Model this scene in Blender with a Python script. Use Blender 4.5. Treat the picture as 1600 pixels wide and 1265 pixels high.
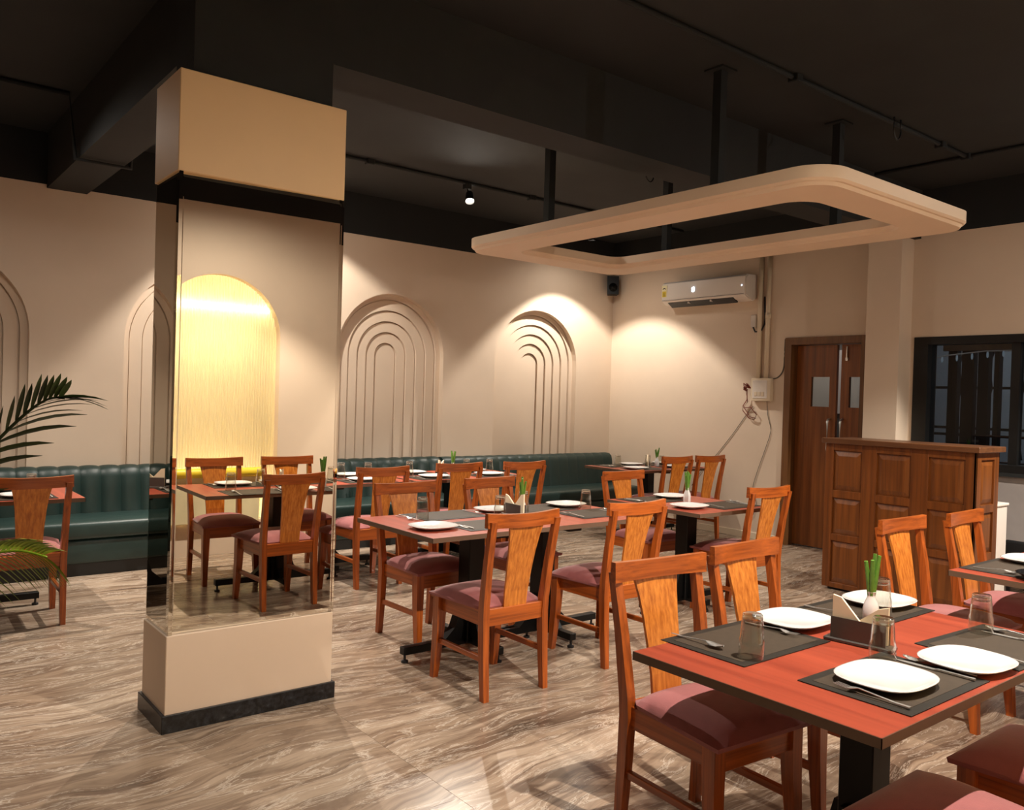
import bpy, bmesh, math, random
from mathutils import Vector, Matrix
random.seed(7)
for o in list(bpy.data.objects): bpy.data.objects.remove(o)
SC = bpy.context.scene
COL = SC.collection
PI = math.pi
R = math.radians

# ------------------------------------------------------------------ camera
def set_camera():
    yaw, pitch, roll = R(38.597), R(-0.66), R(1.739)
    fwd = Vector((math.sin(yaw)*math.cos(pitch), math.cos(yaw)*math.cos(pitch), math.sin(pitch)))
    right = Vector((math.cos(yaw), -math.sin(yaw), 0))
    up = right.cross(fwd)
    r2 = math.cos(roll)*right + math.sin(roll)*up
    u2 = -math.sin(roll)*right + math.cos(roll)*up
    cd = bpy.data.cameras.new('camera'); cam = bpy.data.objects.new('camera', cd); COL.objects.link(cam)
    m = Matrix((r2, u2, -fwd)).transposed().to_4x4(); m.translation = Vector((0, 0, 1.5))
    cam.matrix_world = m
    cd.sensor_fit = 'HORIZONTAL'; cd.sensor_width = 36.0; cd.lens = 1302.1/1600*36
    cd.clip_start = 0.02; cd.clip_end = 200
    SC.camera = cam
set_camera()
# ------------------------------------------------------------------ world, exposure
W = bpy.data.worlds.new('night'); SC.world = W; W.use_nodes = True
W.node_tree.nodes['Background'].inputs[0].default_value = (0.10, 0.13, 0.20, 1)
W.node_tree.nodes['Background'].inputs[1].default_value = 0.25
vs = SC.view_settings
vs.view_transform = 'Standard'; vs.look = 'None'; vs.gamma = 1.0; vs.use_curve_mapping = False
vs.exposure = 0.0
WARM = (1.0, 0.905, 0.79)
# track spotlights: (x, y, z) of the lens, direction of the beam, watts, cone degrees, blend; every lamp also spills a little sideways
SPILL = 0.09
SPOTS = [
    ((2.35, 1.00, 3.30), (0.02, 0.10, -1), 400, 104, 0.3, WARM),      # over the nearest table
    ((2.65, 6.20, 3.33), (0.0, -0.30, -1), 400, 106, 0.6, WARM),      # behind the pillar
    ((4.60, 6.50, 3.33), (-0.28, -0.52, -1), 300, 104, 0.4, WARM),    # the visible one
    ((6.74, 7.05, 3.33), (0.077, 0.037, -1), 205, 103, 0.25, WARM),   # into the corner
    ((4.70, 1.00, 3.30), (0.05, 0.15, -1), 270, 104, 0.3, WARM),      # over the right-hand table
    ((0.60, 6.20, 3.33), (0.0, -0.1, -1), 260, 110, 0.8, WARM),       # added unseen fill above the left table
    ((3.00, 6.90, 3.33), (0.146, 0.455, -1), 190, 103, 0.25, WARM),   # washing the wall beside the pillar
    ((6.70, 1.00, 3.30), (-0.25, 0.58, -1), 560, 84, 0.3, WARM),     # in front of the reception desk end
]

# ------------------------------------------------------------------ node helpers
def lin(c):
    f = lambda u: u/12.92 if u <= 0.04045 else ((u+0.055)/1.055)**2.4
    return tuple(f(v/255.0) for v in c) + (1.0,)
def new_mat(name):
    m = bpy.data.materials.new(name); m.use_nodes = True
    nt = m.node_tree; b = nt.nodes['Principled BSDF']
    return m, nt, b
def setp(b, **k):
    names = dict(rough='Roughness', metal='Metallic', spec='Specular IOR Level', trans='Transmission Weight', ior='IOR',
                 coat='Coat Weight', coatr='Coat Roughness', sheen='Sheen Weight', sheenr='Sheen Roughness')
    for n, v in k.items(): b.inputs[names[n]].default_value = v
def ramp(nt, fac, stops):
    r = nt.nodes.new('ShaderNodeValToRGB'); e = r.color_ramp.elements
    while len(e) > 1: e.remove(e[-1])
    e[0].position = stops[0][0]; e[0].color = stops[0][1]
    for p, c in stops[1:]:
        k = e.new(p); k.color = c
    nt.links.new(fac, r.inputs[0]); return r.outputs[0]
def coords(nt, scale=(1, 1, 1), kind='Object', rot=(0, 0, 0), loc=(0, 0, 0)):
    tc = nt.nodes.new('ShaderNodeTexCoord'); mp = nt.nodes.new('ShaderNodeMapping')
    mp.inputs['Scale'].default_value = scale; mp.inputs['Rotation'].default_value = rot; mp.inputs['Location'].default_value = loc
    nt.links.new(tc.outputs[kind], mp.inputs['Vector']); return mp.outputs[0]
def noise(nt, vec, scale, detail=3, rough=0.55, dist=0.0):
    n = nt.nodes.new('ShaderNodeTexNoise'); n.inputs['Scale'].default_value = scale; n.inputs['Detail'].default_value = detail
    n.inputs['Roughness'].default_value = rough; n.inputs['Distortion'].default_value = dist
    nt.links.new(vec, n.inputs['Vector']); return n.outputs['Fac']
def bump(nt, b, h, strength, dist=0.01):
    k = nt.nodes.new('ShaderNodeBump'); k.inputs['Strength'].default_value = strength; k.inputs['Distance'].default_value = dist
    nt.links.new(h, k.inputs['Height']); nt.links.new(k.outputs[0], b.inputs['Normal'])
def math_node(nt, op, a, bv):
    n = nt.nodes.new('ShaderNodeMath'); n.operation = op
    for i, v in enumerate((a, bv)):
        if isinstance(v, (int, float)): n.inputs[i].default_value = v
        else: nt.links.new(v, n.inputs[i])
    return n.outputs[0]
def plain(name, c, rough=0.5, var=0.06, nscale=6, bmp=0.0, **k):
    m, nt, b = new_mat(name); c = lin(c)
    v = coords(nt); f = noise(nt, v, nscale, 4)
    d = tuple(x*(1-var) for x in c[:3])+(1,); u = tuple(min(1, x*(1+var)) for x in c[:3])+(1,)
    nt.links.new(ramp(nt, f, [(0.3, d), (0.7, u)]), b.inputs['Base Color'])
    setp(b, rough=rough, **k)
    if bmp: bump(nt, b, noise(nt, v, nscale*20, 3), bmp, 0.003)
    return m
def wood(name, dark, light, axis='z', fine=70, long=2.2, rough=0.3, coat=0.25):
    m, nt, b = new_mat(name)
    s = {'x': (long, fine, fine), 'y': (fine, long, fine), 'z': (fine, fine, long)}[axis]
    oi = nt.nodes.new('ShaderNodeObjectInfo')
    v = coords(nt, s)
    va = nt.nodes.new('ShaderNodeVectorMath'); va.operation = 'ADD'
    sc = nt.nodes.new('ShaderNodeVectorMath'); sc.operation = 'SCALE'; sc.inputs[0].default_value = (13.1, 7.7, 9.3)
    nt.links.new(oi.outputs['Random'], sc.inputs['Scale']); nt.links.new(v, va.inputs[0]); nt.links.new(sc.outputs[0], va.inputs[1])
    f = noise(nt, va.outputs[0], 1.0, 4, 0.6, 0.25)
    d, l = lin(dark), lin(light)
    mid = tuple((d[i]+l[i])/2 for i in range(3))+(1,)
    col = ramp(nt, f, [(0.28, d), (0.5, mid), (0.72, l)])
    nt.links.new(col, b.inputs['Base Color'])
    setp(b, rough=rough, coat=coat, coatr=0.2, spec=0.4)
    bump(nt, b, f, 0.08, 0.002)
    return m
def emit(name, c, s):
    m, nt, b = new_mat(name)
    b.inputs['Base Color'].default_value = (0.02, 0.02, 0.02, 1)
    b.inputs['Emission Color'].default_value = lin(c); b.inputs['Emission Strength'].default_value = s
    return m
def glass(name, c=(245, 248, 246), rough=0.0, lo=0.05, hi=0.75, power=3.0):
    # thin glass sheet: see-through, more mirror-like at grazing angles
    m = bpy.data.materials.new(name); m.use_nodes = True; nt = m.node_tree; nt.nodes.clear()
    out = nt.nodes.new('ShaderNodeOutputMaterial'); mx = nt.nodes.new('ShaderNodeMixShader')
    tr = nt.nodes.new('ShaderNodeBsdfTransparent'); gl = nt.nodes.new('ShaderNodeBsdfGlossy'); lw = nt.nodes.new('ShaderNodeLayerWeight')
    lw.inputs['Blend'].default_value = 0.5
    tr.inputs[0].default_value = lin(c); gl.inputs['Roughness'].default_value = rough; gl.inputs[0].default_value = (1, 1, 1, 1)
    p = math_node(nt, 'POWER', lw.outputs['Facing'], power)
    f = math_node(nt, 'ADD', math_node(nt, 'MULTIPLY', p, hi-lo), lo)
    nt.links.new(f, mx.inputs[0]); nt.links.new(tr.outputs[0], mx.inputs[1]); nt.links.new(gl.outputs[0], mx.inputs[2])
    nt.links.new(mx.outputs[0], out.inputs[0]); return m

# ------------------------------------------------------------------ materials
M = {}
M['wall'] = plain('cream_wall_paint', (220, 201, 180), 0.75, 0.03, 1.5, 0.12)
M['pillar_paint'] = plain('pillar_cream_paint', (214, 190, 166), 0.6, 0.02, 2, 0.05)
M['cap_warm_light'] = plain('pillar_warm_lit_cream', (238, 202, 154), 0.55, 0.03, 2, 0.05)  # cream like the plinth, with warm bounced light put into the colour
M['ring_paint'] = plain('ring_cream_paint', (226, 202, 174), 0.6, 0.02, 2)
M['black_paint'] = plain('matt_black_ceiling_paint', (34, 35, 35), 0.85, 0.12, 3, 0.2)
M['black_band'] = plain('matt_black_wall_paint', (22, 25, 26), 0.8, 0.1, 3, 0.2)
M['skirt'] = None
M['wood_v'] = wood('orange_teak_upright', (112, 50, 13), (184, 92, 31), 'z', 60, 1.3)
M['wood_x'] = wood('orange_teak_rail', (120, 54, 15), (188, 96, 34), 'x', 60, 1.3)
M['wood_y'] = wood('orange_teak_side', (112, 50, 13), (180, 90, 30), 'y', 60, 1.3)
M['splat'] = wood('golden_ash_splat', (156, 82, 24), (216, 134, 54), 'z', 85, 1.0, 0.26)
M['velvet'] = plain('dusty_pink_velvet', (142, 78, 77), 0.85, 0.08, 14, 0.25, sheen=0.35, sheenr=0.4)
M['black_steel'] = plain('black_steel', (10, 10, 10), 0.42, 0.1, 8, 0.03, spec=0.3)
M['red_top'] = wood('red_brown_laminate', (134, 54, 37), (166, 73, 50), 'y', 22, 0.9, 0.36, 0.08)
M['edge'] = plain('grey_brown_edge_band', (98, 76, 60), 0.45)
M['mat'] = plain('charcoal_vinyl_mat', (66, 56, 46), 0.62, 0.1, 40, 0.2, spec=0.2)
M['mat_rim'] = plain('charcoal_mat_border', (42, 38, 33), 0.55, 0.1, 40, 0.0, spec=0.25)
M['china'] = plain('white_china', (216, 214, 212), 0.15, 0.005, 4, coat=0.5, coatr=0.05)
M['steel'] = plain('polished_steel', (214, 212, 208), 0.32, 0.03, 8, metal=0.8)
M['holder'] = plain('dark_grey_metal', (88, 82, 78), 0.34, 0.05, 20, metal=0.35)
M['tissue'] = plain('cream_paper_tissue', (244, 226, 196), 0.8, 0.03, 20)
M['tumbler'] = glass('clear_tumbler_glass', (247, 247, 244), 0.03, 0.022, 0.95, 2.6)
M['thick_glass'] = glass('thick_glass_base', (250, 250, 248), 0.05, 0.10, 0.95, 1.6)
M['pane'] = glass('window_pane_glass', (214, 222, 226), 0.0, 0.06, 0.8, 4)
M['stem'] = plain('green_stems', (88, 132, 44), 0.45, 0.2, 30)
M['leather'] = plain('dark_green_leather', (25, 47, 44), 0.42, 0.12, 9, 0.25)
M['bench_base'] = plain('black_bench_plinth', (20, 22, 22), 0.5)
M['piping'] = plain('green_leather_seam', (58, 86, 80), 0.35)
M['door_wood'] = wood('brown_door_veneer', (104, 58, 24), (150, 88, 40), 'z', 30, 1.0, 0.4, 0.1)
M['frame_wood'] = wood('brown_door_frame', (92, 60, 34), (126, 86, 50), 'z', 30, 1.0, 0.45, 0.05)
M['desk'] = wood('reddish_brown_panel_wood', (82, 42, 14), (126, 70, 26), 'z', 26, 1.0, 0.38, 0.15)
M['desk_field'] = wood('red_brown_panel_field', (86, 45, 15), (130, 74, 28), 'z', 26, 1.0, 0.38, 0.15)
M['desk_top'] = wood('dark_brown_desk_top', (78, 48, 28), (112, 72, 44), 'y', 26, 1.0, 0.35, 0.15)
M['win_frame'] = plain('black_window_frame', (10, 10, 10), 0.5)
M['white_plastic'] = plain('white_plastic', (228, 220, 212), 0.35, 0.01)
M['cream_plastic'] = plain('cream_plastic', (226, 210, 184), 0.45, 0.01)
M['black_plastic'] = plain('black_plastic', (22, 22, 24), 0.45)
M['wire_red'] = plain('reddish_brown_wire', (128, 56, 38), 0.5)
M['wire_grey'] = plain('grey_cable', (92, 84, 74), 0.5)
M['sticker_yellow'] = plain('yellow_sticker', (226, 196, 40), 0.5)
M['sticker_cream'] = plain('cream_sticker', (244, 234, 190), 0.5)
M['ink'] = plain('dark_ink', (52, 34, 24), 0.6)
M['digits'] = emit('lit_digits', (225, 240, 255), 6.0)
M['lens'] = emit('lamp_lens', (255, 244, 226), 40.0)
M['pot'] = plain('grey_planter', (110, 104, 98), 0.6)
M['soil'] = plain('dark_soil', (46, 34, 26), 0.95, 0.3, 40, 0.5)
M['fried'] = plain('fried_food', (176, 84, 30), 0.5, 0.4, 40, 0.6)
M['sauce'] = plain('yellow_food', (222, 158, 48), 0.4, 0.3, 40, 0.3)
M['foil'] = plain('crumpled_foil', (214, 212, 210), 0.2, 0.05, 60, 0.9, metal=1.0)
M['black_dish'] = plain('black_dish', (18, 17, 17), 0.2, coat=0.4, coatr=0.1)

def mk_leaf(name, a, b2):
    m, nt, b = new_mat(name)
    oi = nt.nodes.new('ShaderNodeObjectInfo')
    nt.links.new(ramp(nt, oi.outputs['Random'], [(0.0, lin(a)), (1.0, lin(b2))]), b.inputs['Base Color'])
    setp(b, rough=0.4, spec=0.4); return m
M['leaf_dark'] = mk_leaf('dark_palm_leaf', (40, 52, 26), (64, 80, 36))
M['leaf_lit'] = mk_leaf('lit_palm_leaf', (112, 146, 34), (166, 182, 60))  # light falling on the lower frond is put into this brighter green

def mk_skirt():
    m, nt, b = new_mat('black_granite_skirting')
    v = coords(nt); f = noise(nt, v, 38, 6, 0.7)
    nt.links.new(ramp(nt, f, [(0.42, lin((14, 14, 15))), (0.62, lin((40, 42, 46))), (0.75, lin((84, 86, 92)))]), b.inputs['Base Color'])
    setp(b, rough=0.28); return m
M['skirt'] = mk_skirt()

def mk_floor():
    m, nt, b = new_mat('streaked_brown_marble')
    g = nt.nodes.new('ShaderNodeNewGeometry'); oi = nt.nodes.new('ShaderNodeObjectInfo')
    sc = nt.nodes.new('ShaderNodeVectorMath'); sc.operation = 'SCALE'; sc.inputs[0].default_value = (0.7, 0.25, 0.0)
    ad = nt.nodes.new('ShaderNodeVectorMath'); ad.operation = 'ADD'
    nt.links.new(oi.outputs['Random'], sc.inputs['Scale']); nt.links.new(g.outputs['Position'], ad.inputs[0]); nt.links.new(sc.outputs[0], ad.inputs[1])
    def mp(scale, rot):
        k = nt.nodes.new('ShaderNodeMapping'); k.inputs['Scale'].default_value = scale; k.inputs['Rotation'].default_value = (0, 0, R(rot))
        nt.links.new(ad.outputs[0], k.inputs['Vector']); return k.outputs[0]
    # slow warp
    wn = nt.nodes.new('ShaderNodeTexNoise'); wn.inputs['Scale'].default_value = 0.9; wn.inputs['Detail'].default_value = 3
    nt.links.new(ad.outputs[0], wn.inputs['Vector'])
    wa = nt.nodes.new('ShaderNodeVectorMath'); wa.operation = 'MULTIPLY_ADD'
    wa.inputs[1].default_value = (0.30, 0.42, 0.0)
    nt.links.new(wn.outputs['Color'], wa.inputs[0]); nt.links.new(ad.outputs[0], wa.inputs[2])
    def mpw(scale, rot):
        k = nt.nodes.new('ShaderNodeMapping'); k.inputs['Scale'].default_value = scale; k.inputs['Rotation'].default_value = (0, 0, R(rot))
        nt.links.new(wa.outputs[0], k.inputs['Vector']); return k.outputs[0]
    f1 = noise(nt, mpw((0.36, 1.9, 1), 7), 1.5, 5, 0.55, 0.9)
    f2 = noise(nt, mpw((0.6, 5.0, 1), 7), 1.5, 6, 0.64, 0.9)
    f3 = noise(nt, mpw((0.8, 4.6, 1), 9), 1.5, 7, 0.7, 1.4)
    mixf = math_node(nt, 'ADD', math_node(nt, 'MULTIPLY', f1, 0.62), math_node(nt, 'MULTIPLY', f2, 0.38))
    base = ramp(nt, mixf, [(0.34, lin((76, 61, 50))), (0.42, lin((124, 103, 86))), (0.48, lin((154, 133, 113))), (0.525, lin((118, 98, 82))), (0.58, lin((170, 150, 130))), (0.64, lin((147, 127, 108))), (0.70, lin((218, 204, 186)))])
    vein = ramp(nt, f3, [(0.475, (0, 0, 0, 1)), (0.50, (1, 1, 1, 1)), (0.515, (0, 0, 0, 1))])
    vfac = math_node(nt, 'MULTIPLY', vein, 0.42)
    mx = nt.nodes.new('ShaderNodeMix'); mx.data_type = 'RGBA'; mx.blend_type = 'MIX'
    nt.links.new(vfac, mx.inputs['Factor']); nt.links.new(base, mx.inputs['A']); mx.inputs['B'].default_value = lin((232, 220, 204))
    dv = ramp(nt, f2, [(0.405, (0, 0, 0, 1)), (0.42, (1, 1, 1, 1)), (0.432, (0, 0, 0, 1))])
    dfac = math_node(nt, 'MULTIPLY', dv, 0.5)
    mx2 = nt.nodes.new('ShaderNodeMix'); mx2.data_type = 'RGBA'
    nt.links.new(dfac, mx2.inputs['Factor']); nt.links.new(mx.outputs['Result'], mx2.inputs['A']); mx2.inputs['B'].default_value = lin((74, 58, 48))
    nt.links.new(mx2.outputs['Result'], b.inputs['Base Color'])
    setp(b, rough=0.22, spec=0.45); return m
M['marble'] = mk_floor()

def mk_mirror():
    m = bpy.data.materials.new('tinted_mirror'); m.use_nodes = True; nt = m.node_tree; nt.nodes.clear()
    out = nt.nodes.new('ShaderNodeOutputMaterial'); gl = nt.nodes.new('ShaderNodeBsdfGlossy')
    gl.inputs['Roughness'].default_value = 0.0; gl.inputs[0].default_value = (0.80, 0.77, 0.70, 1)
    nt.links.new(gl.outputs[0], out.inputs[0]); return m
M['mirror'] = mk_mirror()
def mk_fluted():
    m = bpy.data.materials.new('frosted_fluted_glass'); m.use_nodes = True; nt = m.node_tree; nt.nodes.clear()
    out = nt.nodes.new('ShaderNodeOutputMaterial'); mx = nt.nodes.new('ShaderNodeMixShader'); mx2 = nt.nodes.new('ShaderNodeMixShader')
    tl = nt.nodes.new('ShaderNodeBsdfTranslucent'); df = nt.nodes.new('ShaderNodeBsdfDiffuse'); gl = nt.nodes.new('ShaderNodeBsdfGlossy')
    tl.inputs[0].default_value = lin((255, 251, 230)); df.inputs[0].default_value = lin((250, 240, 200)); gl.inputs['Roughness'].default_value = 0.15
    mx.inputs[0].default_value = 0.18; mx2.inputs[0].default_value = 0.06
    nt.links.new(tl.outputs[0], mx.inputs[1]); nt.links.new(df.outputs[0], mx.inputs[2])
    nt.links.new(mx.outputs[0], mx2.inputs[1]); nt.links.new(gl.outputs[0], mx2.inputs[2]); nt.links.new(mx2.outputs[0], out.inputs[0])
    return m
M['fluted'] = mk_fluted()
M['tube'] = emit('fluorescent_tube', (255, 246, 212), 95.0)
M['yellow_roll'] = plain('yellow_vinyl', (232, 204, 52), 0.4)
M['pale_vinyl'] = plain('pale_vinyl', (226, 216, 176), 0.5)

# ------------------------------------------------------------------ mesh helpers
def link(name, me, mat=None, parent=None, loc=None):
    o = bpy.data.objects.new(name, me); COL.objects.link(o)
    if mat is not None:
        me.materials.append(M[mat] if isinstance(mat, str) else mat)
    if parent is not None: o.parent = parent
    if loc is not None: o.location = loc
    return o
def bm_obj(name, bm, mat, parent=None, smooth=False, loc=None, auto=None):
    bmesh.ops.recalc_face_normals(bm, faces=bm.faces)
    me = bpy.data.meshes.new(name); bm.to_mesh(me); bm.free()
    if smooth:
        me.shade_smooth()
        if auto: me.set_sharp_from_angle(angle=R(auto))
    return link(name, me, mat, parent, loc)
def add_box(bm, x0, x1, y0, y1, z0, z1, bev=0.0, seg=1):
    r = bmesh.ops.create_cube(bm, size=1.0)
    vsx = r['verts']
    for v in vsx:
        v.co = Vector(((x0+x1)/2+v.co.x*(x1-x0), (y0+y1)/2+v.co.y*(y1-y0), (z0+z1)/2+v.co.z*(z1-z0)))
    if bev > 0:
        es = list({e for v in vsx for e in v.link_edges})
        bmesh.ops.bevel(bm, geom=es, offset=bev, segments=seg, affect='EDGES', profile=0.5)
def box(name, x0, x1, y0, y1, z0, z1, mat, parent=None, bev=0.0, seg=1, smooth=False):
    bm = bmesh.new(); add_box(bm, x0, x1, y0, y1, z0, z1, bev, seg)
    return bm_obj(name, bm, mat, parent, smooth=smooth or (bev > 0 and seg > 1), auto=40)
def add_loft(bm, rings, cap=True, closed=True):
    vr = [[bm.verts.new(p) for p in r] for r in rings]
    n = len(vr[0])
    for a, b in zip(vr, vr[1:]):
        for i in range(n if closed else n-1):
            j = (i+1) % n
            bm.faces.new((a[i], a[j], b[j], b[i]))
    if cap and closed:
        bm.faces.new(vr[0][::-1]); bm.faces.new(vr[-1])
def rect_ring(cx, cy, z, wx, wy):
    return [(cx-wx/2, cy-wy/2, z), (cx+wx/2, cy-wy/2, z), (cx+wx/2, cy+wy/2, z), (cx-wx/2, cy+wy/2, z)]
def add_tube(bm, pts, r, n=8, cap=True):
    pts = [Vector(p) for p in pts]; rings = []
    up0 = Vector((0, 0, 1))
    for i, p in enumerate(pts):
        t = (pts[min(i+1, len(pts)-1)]-pts[max(i-1, 0)]).normalized()
        u = t.cross(up0)
        if u.length < 1e-3: u = t.cross(Vector((1, 0, 0)))
        u.normalize(); w = t.cross(u)
        rr = r[i] if isinstance(r, (list, tuple)) else r
        rings.append([p+rr*(math.cos(2*PI*k/n)*u+math.sin(2*PI*k/n)*w) for k in range(n)])
    add_loft(bm, rings, cap)
def add_lathe(bm, prof, n=24, cx=0, cy=0, cz=0, power=2.0, sx=1.0, sy=1.0):
    def sup(a):
        c, s = math.cos(a), math.sin(a)
        k = (abs(c)**power+abs(s)**power)**(-1.0/power)
        return c*k, s*k
    rings = []
    for r, z in prof:
        rings.append([(cx+r*sx*sup(2*PI*k/n)[0], cy+r*sy*sup(2*PI*k/n)[1], cz+z) for k in range(n)])
    vr = [[bm.verts.new(p) for p in rg] for rg in rings]
    for a, b in zip(vr, vr[1:]):
        for i in range(n):
            j = (i+1) % n; bm.faces.new((a[i], a[j], b[j], b[i]))
    if prof[0][0] > 1e-5: bm.faces.new(vr[0][::-1])
    if prof[-1][0] > 1e-5: bm.faces.new(vr[-1])
    bmesh.ops.remove_doubles(bm, verts=bm.verts, dist=1e-6)
def add_prism(bm, poly, axis, a, b):
    # poly in the two other axes, extruded from a to b
    def P(u, v, w):
        return {'x': (w, u, v), 'y': (u, w, v), 'z': (u, v, w)}[axis]
    add_loft(bm, [[P(u, v, a) for u, v in poly], [P(u, v, b) for u, v in poly]])
def empty(name, loc=(0, 0, 0), rz=0.0):
    o = bpy.data.objects.new(name, None); COL.objects.link(o); o.location = loc; o.rotation_euler = (0, 0, rz)
    o.empty_display_size = 0.1; return o
def tag(o, label, cat, group=None):
    o['label'] = label; o['category'] = cat
    if group: o['group'] = group
    return o
def structure(o): o['kind'] = 'structure'; return o
def copy_tree(o, parent=None):
    c = o.copy(); COL.objects.link(c); c.parent = parent
    for ch in KIDS.get(o.name, []): copy_tree(ch, c)
    return c
KIDS = {}
def index_kids():
    KIDS.clear()
    for o in bpy.data.objects:
        if o.parent: KIDS.setdefault(o.parent.name, []).append(o)

def bez(pts, n):
    P = [Vector(p) for p in pts]; out = []
    for i in range(n+1):
        t = i/n*(len(P)-1); k = min(int(t), len(P)-2); f = t-k
        p0, p1, p2, p3 = P[max(k-1, 0)], P[k], P[k+1], P[min(k+2, len(P)-1)]
        out.append(0.5*((2*p1)+(p2-p0)*f+(2*p0-5*p1+4*p2-p3)*f*f+(3*p1-p0-3*p2+p3)*f**3))
    return out
# ------------------------------------------------------------------ room shell
XL, XR, YB, YR, ZT, ZC = -3.0, 7.83, 7.753, -0.06, 3.11, 3.53
floor = structure(box('floor', XL-0.2, XR+0.25, YR-0.5, YB+0.4, -0.12, -0.008, 'bench_base'))
TX, TY = 2.4, 1.2
xs = [XL+TX*k for k in range(0, 6)]; ys = [3.70+TY*k for k in range(-4, 5)]
for i in range(len(xs)-1):
    for j in range(len(ys)-1):
        x0, x1 = xs[i], min(xs[i+1], XR+0.2); y0, y1 = max(ys[j], YR-0.02), min(ys[j+1], YB)
        if y1-y0 < 0.02 or x1 - x0 < 0.02: continue
        bm = bmesh.new(); add_box(bm, x0+0.0004, x1-0.0004, y0+0.0004, y1-0.0004, -0.02, 0.0, 0.0004)
        bm_obj('floor_tile', bm, 'marble', floor)

ceiling = structure(box('ceiling', XL-0.2, XR+0.25, YR-0.4, YB+0.3, ZC, ZC+0.15, 'black_paint'))
def child_box(name, *a, **k): return box(name, *a, **k)
box('beam', 1.82, XR, 3.75, 4.06, 3.08, ZC+0.01, 'black_paint', ceiling)
box('beam', 1.25, 1.55, 4.06, YB, 3.08, ZC+0.01, 'black_paint', ceiling)

ARCH_Z = 1.89
def arch_wall(name, ydir, yface, x0, x1, z0, z1, arches, thick, mat, parent=None):
    """a wall plane with arched openings; ydir +1: solid lies behind at greater y"""
    bm = bmesh.new(); n = 28; t = thick*ydir
    def quad(a, b, c, d):
        for off in (0,):
            bm.faces.new([bm.verts.new((p[0], yface+off, p[1])) for p in (a, b, c, d)])
    def jamb(pts):
        for a, b in zip(pts, pts[1:]):
            bm.faces.new([bm.verts.new(q) for q in ((a[0], yface, a[1]), (b[0], yface, b[1]), (b[0], yface+t, b[1]), (a[0], yface+t, a[1]))])
    x = x0
    for cx, r, zc, zb in arches:
        quad((x, z0), (cx-r, z0), (cx-r, z1), (x, z1))
        pts = [(cx+r*math.cos(PI-PI*k/n), zc+r*math.sin(PI-PI*k/n)) for k in range(n+1)]
        for a, b in zip(pts, pts[1:]): quad(a, b, (b[0], z1), (a[0], z1))
        if zb > z0: quad((cx-r, z0), (cx+r, z0), (cx+r, zb), (cx-r, zb))
        jp = [(cx-r, zb)]+pts+[(cx+r, zb)]
        if zb > z0: jp = jp+[(cx-r, zb)]
        jamb(jp); x = cx+r
    quad((x, z0), (x1, z0), (x1, z1), (x, z1))
    bmesh.ops.remove_doubles(bm, verts=bm.verts, dist=1e-5)
    me = bpy.data.meshes.new(name); bm.normal_update(); bm.to_mesh(me); bm.free()
    return link(name, me, mat, parent)
wall_back = structure(box('wall_back', XL-0.2, XR+0.25, YB+0.22, YB+0.38, -0.02, ZC, 'wall'))
LEV = [0.65, 0.585, 0.47, 0.355, 0.24, 0.125]; DEP = [0.0, 0.075, 0.095, 0.115, 0.135, 0.155, 0.175]; GR = 0.011
CX = [-1.54, 0.50, 2.52, 4.54, 6.56]
arch_wall('wall_face', 1, YB, XL-0.2, XR+0.02, 0, ZT, [(c, LEV[0], ARCH_Z, 0) for c in CX], DEP[1], 'wall', wall_back)
def step_mesh(k):
    # one flat ring of the stepped arch, with a narrow shadow groove along its inner edge
    r0 = LEV[k]; r1 = LEV[k+1] if k+1 < len(LEV) else 0.0; y = DEP[k+1]; y2 = DEP[min(k+2, 6)]
    bm = bmesh.new(); n = 28
    def line(r): return [(-r, 0)]+[(r*math.cos(PI-PI*i/n), ARCH_Z+r*math.sin(PI-PI*i/n)) for i in range(n+1)]+[(r, 0)]
    def strip(A, ya, B, yb):
        for i in range(len(A)-1):
            bm.faces.new([bm.verts.new(p) for p in ((A[i][0], ya, A[i][1]), (A[i+1][0], ya, A[i+1][1]), (B[i+1][0], yb, B[i+1][1]), (B[i][0], yb, B[i][1]))])
    if r1 > 0:
        o, g, q = line(r0), line(r1+GR), line(r1); yg = y2+0.022
        strip(o, y, g, y); strip(g, y, g, yg); strip(g, yg, q, yg); strip(q, yg, q, y2)
    else:
        bm.faces.new([bm.verts.new((p[0], y, p[1])) for p in line(r0)])
    bmesh.ops.remove_doubles(bm, verts=bm.verts, dist=1e-5)
    me = bpy.data.meshes.new('arch_step'); bm.to_mesh(me); bm.free(); me.materials.append(M['wall']); return me
steps = [step_mesh(k) for k in range(6)]
for c in CX:
    for me in steps: link('arch_step', me, None, wall_back, (c, YB, 0))
box('black_band', XL-0.2, XR+0.02, YB-0.004, YB+0.2, ZT, ZC+0.01, 'black_band', wall_back)

# right wall with window and door openings
DY0, DY1, DZ = 4.22, 5.147, 2.20; WY0, WY1, WZ0, WZ1 = 0.9, 3.776, 0.96, 2.158
bm = bmesh.new(); XW = XR+0.2
for y0, y1, z0, z1 in ((DY1, YB+0.2, 0, ZT), (DY0, DY1, DZ, ZT), (WY1, DY0, 0, ZT), (WY0, WY1, 0, WZ0), (WY0, WY1, WZ1, ZT), (YR-0.2, WY0, 0, ZT)):
    add_box(bm, XR, XW, y0, y1, z0-(0.02 if z0 == 0 else 0), z1)
wall_right = structure(bm_obj('wall_right', bm, 'wall'))
box('black_band', XR-0.004, XW, YR-0.2, YB, ZT, ZC+0.01, 'black_band', wall_right)
box('column', 7.60, XR, 3.813, 4.137, 0, 3.08, 'wall', wall_right)
M['grey_tone'] = plain('grey_lower_wall', (150, 143, 140), 0.75)
box('grey_lower_panel', XR-0.004, XR+0.01, YR, 3.812, 0, WZ0-0.03, 'grey_tone', wall_right)  # thin grey panel over the wall below the window sill
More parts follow.
